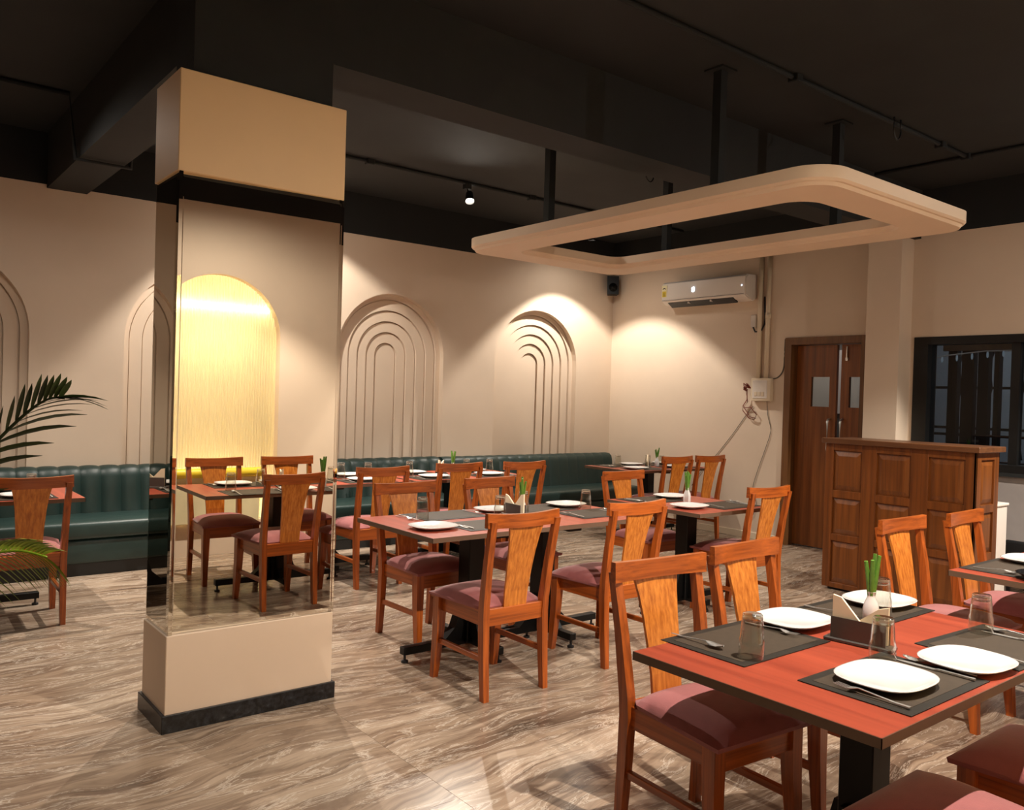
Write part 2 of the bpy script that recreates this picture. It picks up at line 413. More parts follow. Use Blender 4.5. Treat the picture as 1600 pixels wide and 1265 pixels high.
structure(box('baseboard_right', XR-0.012, XR, DY1+0.06, YB-0.75, 0, 0.075, 'cream_plastic', None, 0.003))
structure(box('wall_left', XL-0.2, XL, YR-0.2, YB, -0.02, ZC, 'wall'))

# rear wall with the lit arch (seen in the pillar mirror)
wall_rear = structure(box('wall_rear', XL, XR+0.02, YR-0.42, YR-0.30, -0.02, ZC, 'wall'))
RA = (2.45, 0.545, 1.955, 0.29)
arch_wall('wall_face', -1, YR, XL, XR+0.02, 0, ZT, [RA], 0.16, 'wall', wall_rear)
box('black_band', XL, XR+0.02, YR-0.2, YR+0.004, ZT, ZC+0.01, 'black_band', wall_rear)
# lit niche: fluted sheet, tube lamp behind, back board
niche = empty('lit_niche', (2.45, YR, 0)); niche.parent = wall_rear
bm = bmesh.new()
nr = 44; rw = 2*RA[1]/nr
for i in range(nr):
    xc = -RA[1]+rw*(i+0.5); top = RA[2]+math.sqrt(max(0.0005, RA[1]**2-xc**2)); top = max(top, RA[2]+0.02)
    pr = [(xc+rw/2*math.cos(PI-PI*k/4), -0.10+0.012*math.sin(PI*k/4)) for k in range(5)]
    a = [bm.verts.new((u, v, RA[3])) for u, v in pr]; b = [bm.verts.new((u, v, top)) for u, v in pr]
    for k in range(4): bm.faces.new((a[k], a[k+1], b[k+1], b[k]))
me = bpy.data.meshes.new('fluted_sheet'); bm.to_mesh(me); bm.free(); link('fluted_sheet', me, 'fluted', niche)
bm = bmesh.new(); add_tube(bm, [(-0.50, -0.130, 2.22), (0.50, -0.130, 2.22)], 0.012, 10)
bm_obj('tube_lamp', bm, 'tube', niche, True)
bm = bmesh.new(); add_tube(bm, [(-0.46, -0.215, 0.36), (0.46, -0.215, 0.36)], 0.012, 10)
bm_obj('tube_lamp', bm, 'tube', niche, True)  # extra tube added low and unseen to lighten the sheet's bottom
nb = empty('bench_back', (2.38, YR+0.05, 0)); tag(nb, 'pale bench back topped by a yellow roll, reflected before the lit arch', 'bench')
box('back_panel', -0.44, 0.44, -0.03, 0.0, 0.29, 0.70, 'pale_vinyl', nb, 0.005)
bm = bmesh.new(); add_tube(bm, [(-0.46, 0, 0.735), (0.46, 0, 0.735)], 0.042, 14); bm_obj('roll', bm, 'yellow_roll', nb, True, auto=50)

# ------------------------------------------------------------------ pillar
pillar = empty('pillar', (1.487, 3.87, 0)); structure(pillar)
pillar['label'] = 'cream pillar with mirrored sides, warm-light-tinted head and black granite skirting'
def pb(name, x0, x1, y0, y1, z0, z1, mat, bev=0.0): return box(name, x0-1.487, x1-1.487, y0-3.87, y1-3.87, z0, z1, mat, pillar, bev)
PX0, PX1, PY0, PY1 = 1.089, 1.872, 3.697, 4.045
pb('shaft', 1.16, 1.82, 3.75, 4.0, 2.855, ZC+0.01, 'black_paint')
pb('head', PX0, PX1, PY0, PY1, 2.42, 2.857, 'cap_warm_light', 0.003)
pb('plinth', PX0, PX1, PY0, PY1, 0.05, 0.418, 'pillar_paint', 0.003)
pb('skirting', PX0-0.014, PX1+0.014, PY0-0.014, PY1+0.014, 0.0, 0.078, 'skirt', 0.002)
pb('core', PX0+0.03, PX1-0.03, PY0+0.03, PY1-0.03, 0.41, 2.43, 'black_band')
def mirror_panel(w, h, bev=0.022, dep=0.004):
    bm = bmesh.new()
    o = [(-w/2, dep, 0), (w/2, dep, 0), (w/2, dep, h), (-w/2, dep, h)]
    i = [(-w/2+bev, 0, bev), (w/2-bev, 0, bev), (w/2-bev, 0, h-bev), (-w/2+bev, 0, h-bev)]
    b2 = [(p[0], 0.02, p[2]) for p in o]
    V = [[bm.verts.new(p) for p in r] for r in (b2, o, i)]
    for a, b in zip(V, V[1:]):
        for k in range(4): bm.faces.new((a[k], a[(k+1) % 4], b[(k+1) % 4], b[k]))
    bm.faces.new(V[2]); bm.faces.new(V[0][::-1])
    return bm
for nm, w, lx, ly, rz in (('mirror_panel', PX1-PX0-0.006, 0, PY0+0.009-3.87, -R(1.1)), ('mirror_panel', PY1-PY0-0.006, PX0+0.004-1.487, 0.001, -PI/2),
                          ('mirror_panel', PY1-PY0-0.006, PX1-0.004-1.487, 0.001, PI/2), ('mirror_panel', PX1-PX0-0.006, 0, PY1-0.004-3.87, PI)):
    o = bm_obj(nm, mirror_panel(w, 2.0), 'mirror', pillar); o.location = (lx, ly, 0.42); o.rotation_euler = (0, 0, rz)

# ------------------------------------------------------------------ hanging ring
def rrect(x0, x1, y0, y1, r, n=8):
    out = []
    for cx, cy, a0 in ((x1-r, y1-r, 0), (x0+r, y1-r, 90), (x0+r, y0+r, 180), (x1-r, y0+r, 270)):
        for k in range(n+1):
            a = R(a0+90*k/n); out.append((cx+r*math.cos(a), cy+r*math.sin(a)))
    return out
ring = empty('hanging_ceiling_frame', (4.81, 4.0, 2.658))
tag(ring, 'large cream rounded rectangular frame hung from the ceiling on black posts', 'ceiling frame')
RX0, RX1, RY0, RY1 = -0.90, 0.885, -1.63, 1.62; BW = 0.335
def ringpt(d, z, inner=False):
    if inner: return [(x, y, z) for x, y in rrect(RX0+BW-d, RX1-BW+d, RY0+BW-d, RY1-BW+d, 0.13+d, 10)]
    return [(x, y, z) for x, y in rrect(RX0+d, RX1-d, RY0+d, RY1-d, 0.20-d, 10)]
secs = [ringpt(0.0, 0.10), ringpt(0.0, 0.035), ringpt(0.012, 0.022), ringpt(0.022, 0.018), ringpt(0.034, 0.0), ringpt(0.034, 0.0, True), ringpt(0.022, 0.018, True), ringpt(0.012, 0.022, True), ringpt(0.0, 0.035, True), ringpt(0.0, 0.10, True)]
bm = bmesh.new(); V = [[bm.verts.new(p) for p in s] for s in secs]; n = len(V[0])
for a, b in zip(V, V[1:]+V[:1]):
    for k in range(n): bm.faces.new((a[k], a[(k+1) % n], b[(k+1) % n], b[k]))
bm_obj('frame', bm, 'ring_paint', ring, True, auto=25)
for px, py in ((4.15, 3.25), (5.55, 3.28), (4.15, 4.82), (5.55, 4.87)):
    p = box('post', px-4.81-0.03, px-4.81+0.03, py-4-0.03, py-4+0.03, 0.09, ZC-2.658-0.002, 'black_band', ring)
    box('post_plate', px-4.81-0.07, px-4.81+0.07, py-4-0.07, py-4+0.07, ZC-2.670, ZC-2.658-0.001, 'black_band', p)

# ------------------------------------------------------------------ ceiling conduits, tracks, cable loops
def conduit(label, pts, r=0.014, clips=()):
    t = empty('ceiling_conduit', pts[0]); tag(t, label, 'conduit')
    bm = bmesh.new(); add_tube(bm, [Vector(p)-Vector(pts[0]) for p in pts], r, 8); bm_obj('pipe', bm, 'black_band', t, True)
    for c in clips:
        q = Vector(c)-Vector(pts[0]); bm = bmesh.new(); add_box(bm, q.x-0.035, q.x+0.035, q.y-0.035, q.y+0.035, q.z-0.03, q.z+0.025, 0.006)
        bm_obj('junction_box', bm, 'black_band', t)
    return t
zc = ZC-0.018
conduit('black conduit crossing the ceiling above the visible spotlight', [(1.60, 6.55, zc), (7.75, 6.55, zc)], 0.016, [(3.55, 6.55, zc), (5.4, 6.55, zc)])
conduit('black conduit strapped under the ceiling beam left of the pillar', [(XL, 6.55, zc), (1.18, 6.55, zc), (1.22, 6.5, 3.06), (1.58, 6.5, 3.06), (1.60, 6.5, zc)], 0.016)
conduit('black conduit running along the ceiling above the hanging frame', [(1.0, 2.99, zc), (6.98, 2.99, zc)], 0.016, [(4.55, 2.99, zc), (6.5, 2.99, zc)])
conduit('black conduit running along the ceiling towards the right wall corner', [(6.95, 0.3, zc), (6.95, 4.9, zc)], 0.014, [(6.95, 2.99, zc)])
conduit('black conduit carrying the spotlights above the nearest table', [(0.4, 1.0, zc), (6.7, 1.0, zc)], 0.016)
def loop(x, y, label):
    bm = bmesh.new(); pts = [(0.05*math.cos(a), 0, -0.07+0.065*math.sin(a)) for a in [R(20-k*22) for k in range(11)]]
    pts = [(pts[0][0], 0, 0.012)]+pts+[(pts[-1][0], 0, 0.012)]
    add_tube(bm, pts, 0.006, 6); o = bm_obj('cable_loop', bm, 'black_plastic', None, True, (x, y, ZC-0.012)); tag(o, label, 'cable'); return o
loop(5.75, 2.95, 'loop of black cable hanging from the ceiling right of the frame post')
loop(5.40, 4.95, 'loop of black cable beside the rear post of the hanging frame')

def spotlight(pos, aim, watts, ang, blend, col, label, conduit_y, spill=SPILL):
    x, y, z = pos
    t = empty('track_spotlight', (x, conduit_y, zc-0.01)); tag(t, label, 'spotlight')
    d = Vector(aim).normalized(); tip = Vector(pos)-Vector((x, conduit_y, zc-0.01))
    box('mount', -0.03, 0.03, -0.03, 0.03, -0.045, 0.0, 'black_band', t)
    bm = bmesh.new(); add_tube(bm, [(0, 0, -0.04), tuple(tip-d*0.07)], 0.008, 6); bm_obj('yoke', bm, 'black_band', t, True)
    bm = bmesh.new(); add_tube(bm, [tip-d*0.11, tip-d*0.10, tip-d*0.012, tip], [0.03, 0.036, 0.04, 0.043], 20, False); bm_obj('lamp_head', bm, 'black_plastic', t, True, auto=40)
    bm = bmesh.new(); add_tube(bm, [tip-d*0.07, tip-d*0.035], [0.02, 0.036], 20); bm_obj('lamp_lens', bm, 'lens', t, True, auto=40)
    for w, a, bl in ((watts, ang, blend), (watts*spill, 172, 0.7)):
        ld = bpy.data.lights.new('spot_beam', 'SPOT'); ld.energy = w; ld.color = col; ld.spot_size = R(a); ld.spot_blend = bl
        ld.shadow_soft_size = 0.02
        lo = bpy.data.objects.new('spot_beam', ld); COL.objects.link(lo)
        lo.location = Vector(pos)+d*0.022; lo.rotation_euler = d.to_track_quat('-Z', 'Y').to_euler()
for s, (lab, cy) in zip(SPOTS, [('black track spotlight above the nearest table', 1.0), ('black track spotlight hidden behind the mirrored pillar', 6.55),
        ('black track spotlight glowing above the banquette wall', 6.55), ('black track spotlight aimed into the corner under the air conditioner', 6.55),
        ('black track spotlight above the right-hand table', 1.0), ('black track spotlight added out of view as fill above the left banquette table', 6.55),
        ('black track spotlight washing the arch wall just right of the pillar', 6.55),
        ('black track spotlight above the walkway beside the reception desk', 1.0)]):
    spotlight(*s, lab, cy, 0.30 if 'above the nearest' in lab else (0.14 if 'glowing' in lab else SPILL))

# ------------------------------------------------------------------ door
door = structure(empty('door_1', (XR, (DY0+DY1)/2, 0)))
def db(name, x0, x1, y0, y1, z0, z1, mat, par=None, bev=0.0): return box(name, x0, x1, y0-(DY0+DY1)/2, y1-(DY0+DY1)/2, z0, z1, mat, par or door, bev)
db('frame', -0.02, 0.20, DY1-0.075, DY1, 0, DZ, 'frame_wood'); db('frame', -0.02, 0.20, DY0, DY0+0.075, 0, DZ, 'frame_wood')
db('frame', -0.02, 0.20, DY0+0.075, DY1-0.075, DZ-0.075, DZ, 'frame_wood')
def leaf(y0, y1, gy0, gy1, lab):
    # a leaf with a square sight glass: four timbers around the opening, in one mesh
    bm = bmesh.new(); c = (DY0+DY1)/2
    z0, z1 = 1.48, 1.79
    for a, b, p, q in ((y0, y1, 0.012, z0), (y0, y1, z1, DZ-0.08), (y0, gy0, z0, z1), (gy1, y1, z0, z1)):
        add_box(bm, 0.10, 0.14, a-c, b-c, p, q)
    lf = bm_obj('leaf', bm, 'door_wood', door)
    db('sight_glass', 0.117, 0.123, gy0, gy1, z0, z1, 'pane', lf)
    return lf
l1 = leaf(4.615, DY1-0.078, 4.69, 4.90, ''); l2 = leaf(DY0+0.078, 4.565, 4.30, 4.475, '')
for lf, y in ((l1, 4.67), (l2, 4.53)):
    bm = bmesh.new(); c = (DY0+DY1)/2
    add_tube(bm, [(0.10, y-c, 1.36), (0.06, y-c, 1.35), (0.05, y-c, 1.33), (0.05, y-c, 1.05), (0.06, y-c, 1.03), (0.10, y-c, 1.02)], 0.011, 8)
    bm_obj('handle', bm, 'steel', lf, True)
bm = bmesh.new(); add_tube(bm, [(0.09, 4.50-(DY0+DY1)/2, 2.10), (0.085, 4.50-(DY0+DY1)/2, 1.98)], 0.009, 8); add_box(bm, 0.078, 0.10, 4.488-(DY0+DY1)/2, 4.512-(DY0+DY1)/2, 1.955, 1.985)
bm_obj('bolt', bm, 'steel', l2, False)

# ------------------------------------------------------------------ window and the yard behind it
win = structure(empty('window_1', (XR, 2.34, WZ0)))
def wb(name, x0, x1, y0, y1, z0, z1, mat, par=None, bev=0.0): return box(name, x0, x1, y0-2.34, y1-2.34, z0-WZ0, z1-WZ0, mat, par or win, bev)
wb('window_frame', -0.01, 0.17, WY1-0.13, WY1, WZ0, WZ1, 'win_frame'); wb('window_frame', -0.01, 0.17, WY0, WY0+0.13, WZ0, WZ1, 'win_frame')
wb('window_frame', -0.01, 0.17, WY0+0.13, WY1-0.13, WZ1-0.07, WZ1, 'win_frame'); wb('window_frame', -0.01, 0.17, WY0+0.13, WY1-0.13, WZ0, WZ0+0.07, 'win_frame')
wb('mullion', 0.03, 0.12, 2.88, 2.95, WZ0+0.07, WZ1-0.07, 'win_frame'); wb('mullion', 0.03, 0.12, 1.9, 1.97, WZ0+0.07, WZ1-0.07, 'win_frame')
for a, b in ((2.95, WY1-0.13), (1.97, 2.88), (WY0+0.13, 1.9)): wb('pane', 0.070, 0.076, a, b, WZ0+0.07, WZ1-0.07, 'pane')
wb('window_sill', -0.03, 0.17, WY0, WY1, WZ0-0.03, WZ0, 'black_band')
yard = structure(box('ground_outside', XW, 16, -4, 9, -0.12, -0.02, 'pot'))
structure(box('wall_outside', 13.0, 13.2, -4, 9, -0.02, 4.2, 'white_plastic'))

# corridor wall seen through the gap between the door leaves
structure(box('wall_corridor', 9.3, 9.4, 4.6, 6.6, -0.02, 2.9, 'pot'))
pn = box('added_corridor_panel', 9.27, 9.299, 4.9, 5.75, 1.40, 2.16, 'white_plastic'); tag(pn, 'added pale panel standing in for the lit room beyond the double door', 'panel')  # pale board added so the door gap reads as a lit room
cl = bpy.data.lights.new('corridor_fill', 'AREA'); cl.energy = 6; cl.size = 0.4; cl.color = (1.0, 0.93, 0.9)
co = bpy.data.objects.new('corridor_fill', cl); COL.objects.link(co); co.location = (8.6, 5.0, 2.8)  # unseen lamp added to light the corridor wall and panel
# ------------------------------------------------------------------ chair
def chair_proto():
    t = empty('dining_chair')
    for s in (-1, 1):
        bm = bmesh.new(); x = s*0.1875
        add_loft(bm, [rect_ring(x, -0.012, 0.0, 0.032, 0.034), rect_ring(x, 0.004, 0.22, 0.036, 0.042), rect_ring(x, 0.012, 0.40, 0.038, 0.046), rect_ring(x+s*0.002, 0.008, 0.47, 0.037, 0.044),
                      rect_ring(x+s*0.008, -0.022, 0.68, 0.036, 0.036), rect_ring(x+s*0.014, -0.062, 0.885, 0.034, 0.030)])
        bm_obj('leg', bm, 'wood_v', t)
        bm = bmesh.new(); x = s*0.19
        add_loft(bm, [rect_ring(s*0.196, 0.432, 0.0, 0.032, 0.034), rect_ring(s*0.194, 0.422, 0.10, 0.037, 0.040), rect_ring(s*0.190, 0.410, 0.25, 0.045, 0.048), rect_ring(s*0.188, 0.406, 0.36, 0.050, 0.052), rect_ring(s*0.188, 0.406, 0.438, 0.050, 0.052)])
        bm_obj('leg', bm, 'wood_v', t)
        bm = bmesh.new(); add_prism(bm, [(0.03, 0.362), (0.385, 0.362), (0.385, 0.437), (0.03, 0.437)], 'x', s*0.178-0.012, s*0.178+0.012)
        bm_obj('side_apron', bm, 'wood_y', t)
        box('stretcher', s*0.185-0.011, s*0.185+0.011, 0.015, 0.405, 0.185, 0.213, 'wood_y', t, 0.003)
    box('front_apron', -0.17, 0.17, 0.395, 0.419, 0.352, 0.437, 'wood_x', t, 0.002)
    box('rear_apron', -0.172, 0.172, -0.004, 0.024, 0.362, 0.445, 'wood_x', t, 0.002)
    # domed seat pad
    bm = bmesh.new(); n = 12; grid = []
    for j in range(n+1):
        v = j/n; row = []
        for i in range(n+1):
            u = i/n*2-1; w = 0.188+0.040*v
            if v < 0.08: w = 0.165
            e = (1-abs(u)**3.2)*(1-abs(2*v-1)**3.2)
            row.append((u*w, 0.022+0.435*v, 0.452+0.052*e**0.6))
        grid.append(row)
    V = [[bm.verts.new(p) for p in r] for r in grid]
    for a, b in zip(V, V[1:]):
        for i in range(n): bm.faces.new((a[i], a[i+1], b[i+1], b[i]))
    rim = V[0]+[r[-1] for r in V[1:]]+V[-1][-2::-1]+[r[0] for r in V[-2:0:-1]]
    low = [bm.verts.new((v.co.x*0.985, 0.24+(v.co.y-0.24)*0.985, 0.437)) for v in rim]
    for i in range(len(rim)):
        j = (i+1) % len(rim); bm.faces.new((rim[i], rim[j], low[j], low[i]))
    bm.faces.new(low)
    bm_obj('seat', bm, 'velvet', t, True, auto=60)
    # top rail: curved in plan, slightly dished along its top
    bm = bmesh.new(); rings = []
    for k in range(9):
        u = k/4-1; x = 0.2275*u; yb = -0.083+0.026*u*u; zt = 0.918+0.009*u*u
        rings.append([(x, yb, 0.853+0.002*u*u), (x, yb+0.030, 0.853+0.002*u*u), (x, yb+0.027, zt), (x, yb+0.004, zt)])
    add_loft(bm, rings); bm_obj('top_rail', bm, 'wood_x', t, True, auto=35)
    # splat
    bm = bmesh.new(); rings = []
    for z, hw, y in ((0.438, 0.070, 0.010), (0.52, 0.072, 0.002), (0.62, 0.077, -0.016), (0.72, 0.084, -0.036), (0.80, 0.094, -0.054), (0.855, 0.106, -0.067)):
        rings.append([(-hw, y-0.006, z), (hw, y-0.006, z), (hw, y+0.006, z), (-hw, y+0.006, z)])
    add_loft(bm, rings); bm_obj('splat', bm, 'splat', t, False)
    return t
proto = chair_proto(); index_kids()
CH = [
 (2.645, 3.236, -0.7, 'chair with its back to us at the left pedestal of the middle table', 'chairs at the middle table'),
 (3.505, 3.269, -0.4, 'chair with its back to us near the right end of the middle table', 'chairs at the middle table'),
 (2.803, 4.532, 181.9, 'chair facing us across the left end of the middle table, pink seat showing', 'chairs at the middle table'),
 (3.512, 4.573, 184.7, 'wooden chair facing us across the middle table, behind its white bud vase', 'chairs at the middle table'),
 (3.221, 5.633, 0, 'wooden chair at the long banquette row just right of the mirrored pillar', 'chairs along the banquette'),
 (4.014, 5.745, -1.1, 'wooden chair at the banquette table under the green-stemmed vase, left of two', 'chairs along the banquette'),
 (4.681, 5.698, -1.4, 'wooden chair at the banquette between the two right-hand arches', 'chairs along the banquette'),
 (6.722, 5.695, -1.0, 'wooden chair at the corner table under the air conditioner, farther from the door', 'chairs at the corner table'),
 (7.234, 5.674, -2.3, 'wooden chair at the corner table beside the right wall, nearer the door', 'chairs at the corner table'),
 (4.872, 4.60, 179.7, 'wooden chair facing us behind the small square table with the white vase', 'chairs at the small square table'),
 (5.0, 3.425, -1.8, 'chair with its back to us at the small square table before the door', 'chairs at the small square table'),
 (2.328, 1.982, 175.6, 'chair facing us at the left end of the nearest table, pink seat half shaded', 'chairs at the nearest table'),
 (2.908, 2.027, 181.6, 'wooden chair facing us behind the nearest table, second from its left end', 'chairs at the nearest table'),
 (4.312, 2.066, 179.2, 'wooden chair in front of the panelled reception desk, behind the green stems', 'chairs at the right-hand table'),
 (4.94, 2.019, 181.8, 'wooden chair in front of the end panel of the reception desk, by the food plate', 'chairs at the right-hand table'),
 (2.215, 0.67, 0, 'chair of which only a maroon seat shows at the bottom edge of the picture', 'chairs at the nearest table'),
 (2.83, 0.658, 0, 'chair of which only a maroon seat shows at the lower right edge', 'chairs at the nearest table'),
 (0.877, 5.745, -1.4, 'wooden chair at the left banquette table, half behind the palm fronds', 'chairs at the left table'),
 (2.47, 5.66, 0, 'wooden chair at the banquette row hidden behind the mirrored pillar', 'chairs along the banquette'),
]
for i, (x, y, r, lab, grp) in enumerate(CH):
    lab = lab.replace('sunlit ', 'lit ')
    o = proto if i == 0 else copy_tree(proto)
    o.location = (x, y, 0); o.rotation_euler = (0, 0, R(r)); tag(o, lab, 'chair', grp)

# ------------------------------------------------------------------ tables
def table(x0, x1, y0, y1, peds, label, by=0.30):
    cx, cy = (x0+x1)/2, (y0+y1)/2; hx, hy = (x1-x0)/2, (y1-y0)/2
    t = empty('restaurant_table', (cx, cy, 0)); tag(t, label, 'table')
    box('tabletop', -hx+0.002, hx-0.002, -hy+0.002, hy-0.002, 0.725, 0.75, 'red_top', t)
    bm = bmesh.new()
    for a, b, c, d in ((-hx, hx, -hy, -hy+0.0021), (-hx, hx, hy-0.0021, hy), (-hx, -hx+0.0021, -hy, hy), (hx-0.0021, hx, -hy, hy)): add_box(bm, a, b, c, d, 0.724, 0.7495)
    bm_obj('edge_band', bm, 'edge', t)
    for px, py in peds:
        u, v = px-cx, py-cy
        p = box('pedestal', u-0.055, u+0.055, v-0.055, v+0.055, 0.06, 0.705, 'black_steel', t, 0.004)
        box('top_plate', u-min(0.3, hx-0.05), u+min(0.3, hx-0.05), v-0.05, v+0.05, 0.700, 0.7245, 'black_steel', p, 0.003)
        bm = bmesh.new(); add_box(bm, u-0.05, u+0.05, v-0.29, v+0.29, 0.700, 0.7245); bm_obj('top_plate', bm, 'black_steel', p)
        bm = bmesh.new(); add_box(bm, u-0.46, u+0.46, v-0.024, v+0.024, 0.045, 0.088, 0.003); add_box(bm, u-0.024, u+0.024, v-by, v+by, 0.046, 0.087, 0.003)
        bm_obj('foot_bar', bm, 'black_steel', p)
        bm = bmesh.new()
        add_prism(bm, [(u-0.20, 0.086), (u+0.20, 0.086), (u+0.13, 0.15), (u+0.085, 0.27), (u-0.085, 0.27), (u-0.13, 0.15)], 'y', v-0.03, v+0.03)
        add_prism(bm, [(v-0.17, 0.086), (v+0.17, 0.086), (v+0.11, 0.15), (v+0.08, 0.26), (v-0.08, 0.26), (v-0.11, 0.15)], 'x', u-0.03, u+0.03)
        bm_obj('gusset', bm, 'black_steel', p)
        for du, dv in ((-0.44, 0), (0.44, 0), (0, -by+0.02), (0, by-0.02)):
            bm = bmesh.new(); add_lathe(bm, [(0.020, 0.0), (0.020, 0.012), (0.007, 0.016), (0.007, 0.046)], 10, u+du, v+dv); bm_obj('glide', bm, 'black_plastic', p, False)
    return t
table(1.842, 3.14, 0.93, 1.695, [(2.49, 1.31)], 'nearest table with a bright red laminate top set for four', 0.22)
table(2.37, 4.06, 3.59, 4.40, [(2.885, 3.95), (3.42, 3.93)], 'long middle table with a red-brown top on two black pedestals')
table(4.43, 5.23, 3.52, 4.38, [(4.82, 3.95)], 'small square table with a white bud vase, in front of the door', 0.22)
table(6.40, 7.68, 5.93, 6.70, [(7.0, 6.31)], 'corner table beneath the air conditioner')
table(4.02, 5.30, 0.98, 1.745, [(4.95, 1.36)], 'table with a food dish at the right edge of the picture')
table(3.78, 5.04, 6.0, 6.76, [(4.41, 6.38)], 'banquette table in front of the right half of the left-hand arch')
table(2.47, 3.74, 6.0, 6.76, [(3.1, 6.38)], 'banquette table emerging from behind the mirrored pillar')
table(-0.08, 1.225, 5.95, 6.71, [(0.57, 6.33)], 'table at the left edge in front of the dark green banquette')

# ------------------------------------------------------------------ tableware
ZTB = 0.75
def mesh_of(bm, name, mat, smooth=True, auto=None):
    bmesh.ops.recalc_face_normals(bm, faces=bm.faces)
    me = bpy.data.meshes.new(name); bm.to_mesh(me); bm.free(); me.materials.append(M[mat])
    if smooth:
        me.shade_smooth()
        if auto: me.set_sharp_from_angle(angle=R(auto))
    return me
bm = bmesh.new(); add_box(bm, -0.225, 0.225, -0.155, 0.155, 0, 0.0022); ME_MAT = mesh_of(bm, 'placemat', 'mat_rim', False)
bm = bmesh.new(); add_box(bm, -0.196, 0.196, -0.127, 0.127, 0.002, 0.0030); ME_FIELD = mesh_of(bm, 'centre_field', 'mat', False)
bm = bmesh.new(); add_lathe(bm, [(0.0, 0.004), (0.075, 0.004), (0.082, 0.0), (0.088, 0.002), (0.118, 0.012), (0.1345, 0.0195), (0.1345, 0.0215), (0.130, 0.0215), (0.112, 0.0145), (0.09, 0.0075), (0.0, 0.0070)], 40, power=2.9, sx=1.0, sy=0.86)
ME_PLATE = mesh_of(bm, 'plate', 'china', True)
bm = bmesh.new()   # tumbler standing upside down: mouth on the table, thick base on top
prof = [(0.0375, 0.0), (0.0387, 0.0008), (0.0374, 0.05), (0.0340, 0.062), (0.0325, 0.09), (0.0298, 0.118)]
pin = [(0.0285, 0.1175), (0.0308, 0.09), (0.0322, 0.0645), (0.0352, 0.0525), (0.0370, 0.0)]
add_lathe(bm, pin+prof, 28); ME_TUMBLER = mesh_of(bm, 'tumbler', 'tumbler', True, 60)
bm = bmesh.new(); add_lathe(bm, [(0.0, 0.106), (0.022, 0.106), (0.0284, 0.110), (0.0298, 0.1185), (0.0290, 0.126), (0.0265, 0.1285), (0.0, 0.1275)], 28); ME_GBASE = mesh_of(bm, 'glass_base', 'thick_glass', True, 50)
def spoon_mesh():
    bm = bmesh.new(); rings = []
    for y, hw, z, t in ((-0.10, 0.0055, 0.004, 0.0020), (-0.06, 0.0045, 0.004, 0.002), (0.0, 0.0028, 0.010, 0.002), (0.035, 0.0030, 0.013, 0.002), (0.045, 0.012, 0.008, 0.0018), (0.062, 0.0185, 0.0045, 0.0016), (0.080, 0.0165, 0.005, 0.0016), (0.095, 0.009, 0.009, 0.0016), (0.101, 0.002, 0.011, 0.0014)):
        dish = 0.004 if y > 0.04 else 0.0
        rings.append([(-hw, y, z+dish), (0, y, z-t), (hw, y, z+dish), (0, y, z+t*0.4)])
    add_loft(bm, rings); return mesh_of(bm, 'spoon', 'steel', True)
def fork_mesh():
    bm = bmesh.new(); rings = []
    for y, hw, z, t in ((-0.10, 0.0055, 0.004, 0.002), (-0.06, 0.0045, 0.004, 0.002), (0.0, 0.0028, 0.009, 0.002), (0.035, 0.0030, 0.012, 0.002), (0.05, 0.011, 0.009, 0.0015), (0.062, 0.012, 0.007, 0.0012)):
        rings.append([(-hw, y, z), (hw, y, z), (hw, y, z+t), (-hw, y, z+t)])
    add_loft(bm, rings)
    for k in range(4):
        x = -0.0105+0.007*k; add_loft(bm, [[(x-0.0014, 0.061, 0.007), (x+0.0014, 0.061, 0.007), (x+0.0014, 0.061, 0.0082), (x-0.0014, 0.061, 0.0082)], [(x-0.0008, 0.100, 0.010), (x+0.0008, 0.100, 0.010), (x+0.0008, 0.100, 0.011), (x-0.0008, 0.100, 0.011)]])
    return mesh_of(bm, 'fork', 'steel', False)
def knife_mesh():
    bm = bmesh.new(); rings = []
    for y, hw, z, t in ((-0.11, 0.005, 0.0015, 0.005), (-0.01, 0.0045, 0.0015, 0.0045), (0.0, 0.007, 0.001, 0.002), (0.07, 0.009, 0.001, 0.0015), (0.10, 0.006, 0.001, 0.0012), (0.113, 0.001, 0.001, 0.001)):
        rings.append([(-hw, y, z), (hw, y, z), (hw, y, z+t), (-hw, y, z+t)])
    add_loft(bm, rings); return mesh_of(bm, 'knife', 'steel', False)
ME_SPOON, ME_FORK, ME_KNIFE = spoon_mesh(), fork_mesh(), knife_mesh()
def put(me, name, x, y, z, rz, label, cat, group):
    o = link(name, me, None, None, (x, y, z)); o.rotation_euler = (0, 0, R(rz)); return tag(o, label, cat, group)
def placemat(x, y, rz, label, z=ZTB+0.0008):
    o = put(ME_MAT, 'placemat', x, y, z, rz, label, 'placemat', 'charcoal placemats'); link('centre_field', ME_FIELD, None, o); return o
def plate(x, y, rz, label, z=ZTB+0.0042): return put(ME_PLATE, 'dinner_plate', x, y, z, rz, label, 'plate', 'white plates')
def tumbler(x, y, label, z=ZTB+0.001):
    o = put(ME_TUMBLER, 'tumbler', x, y, z, random.uniform(0, 90), label, 'glass', 'upturned tumblers'); link('glass_base', ME_GBASE, None, o); return o
def spoon(x, y, rz, label, z=ZTB+0.0045): return put(ME_SPOON, 'spoon', x, y, z, rz, label, 'spoon', 'steel spoons')
def fork(x, y, rz, label, z=ZTB+0.0045): return put(ME_FORK, 'fork', x, y, z, rz, label, 'fork', 'steel forks')
def knife(x, y, rz, label, z=ZTB+0.0045): return put(ME_KNIFE, 'knife', x, y, z, rz, label, 'knife', 'steel knives')
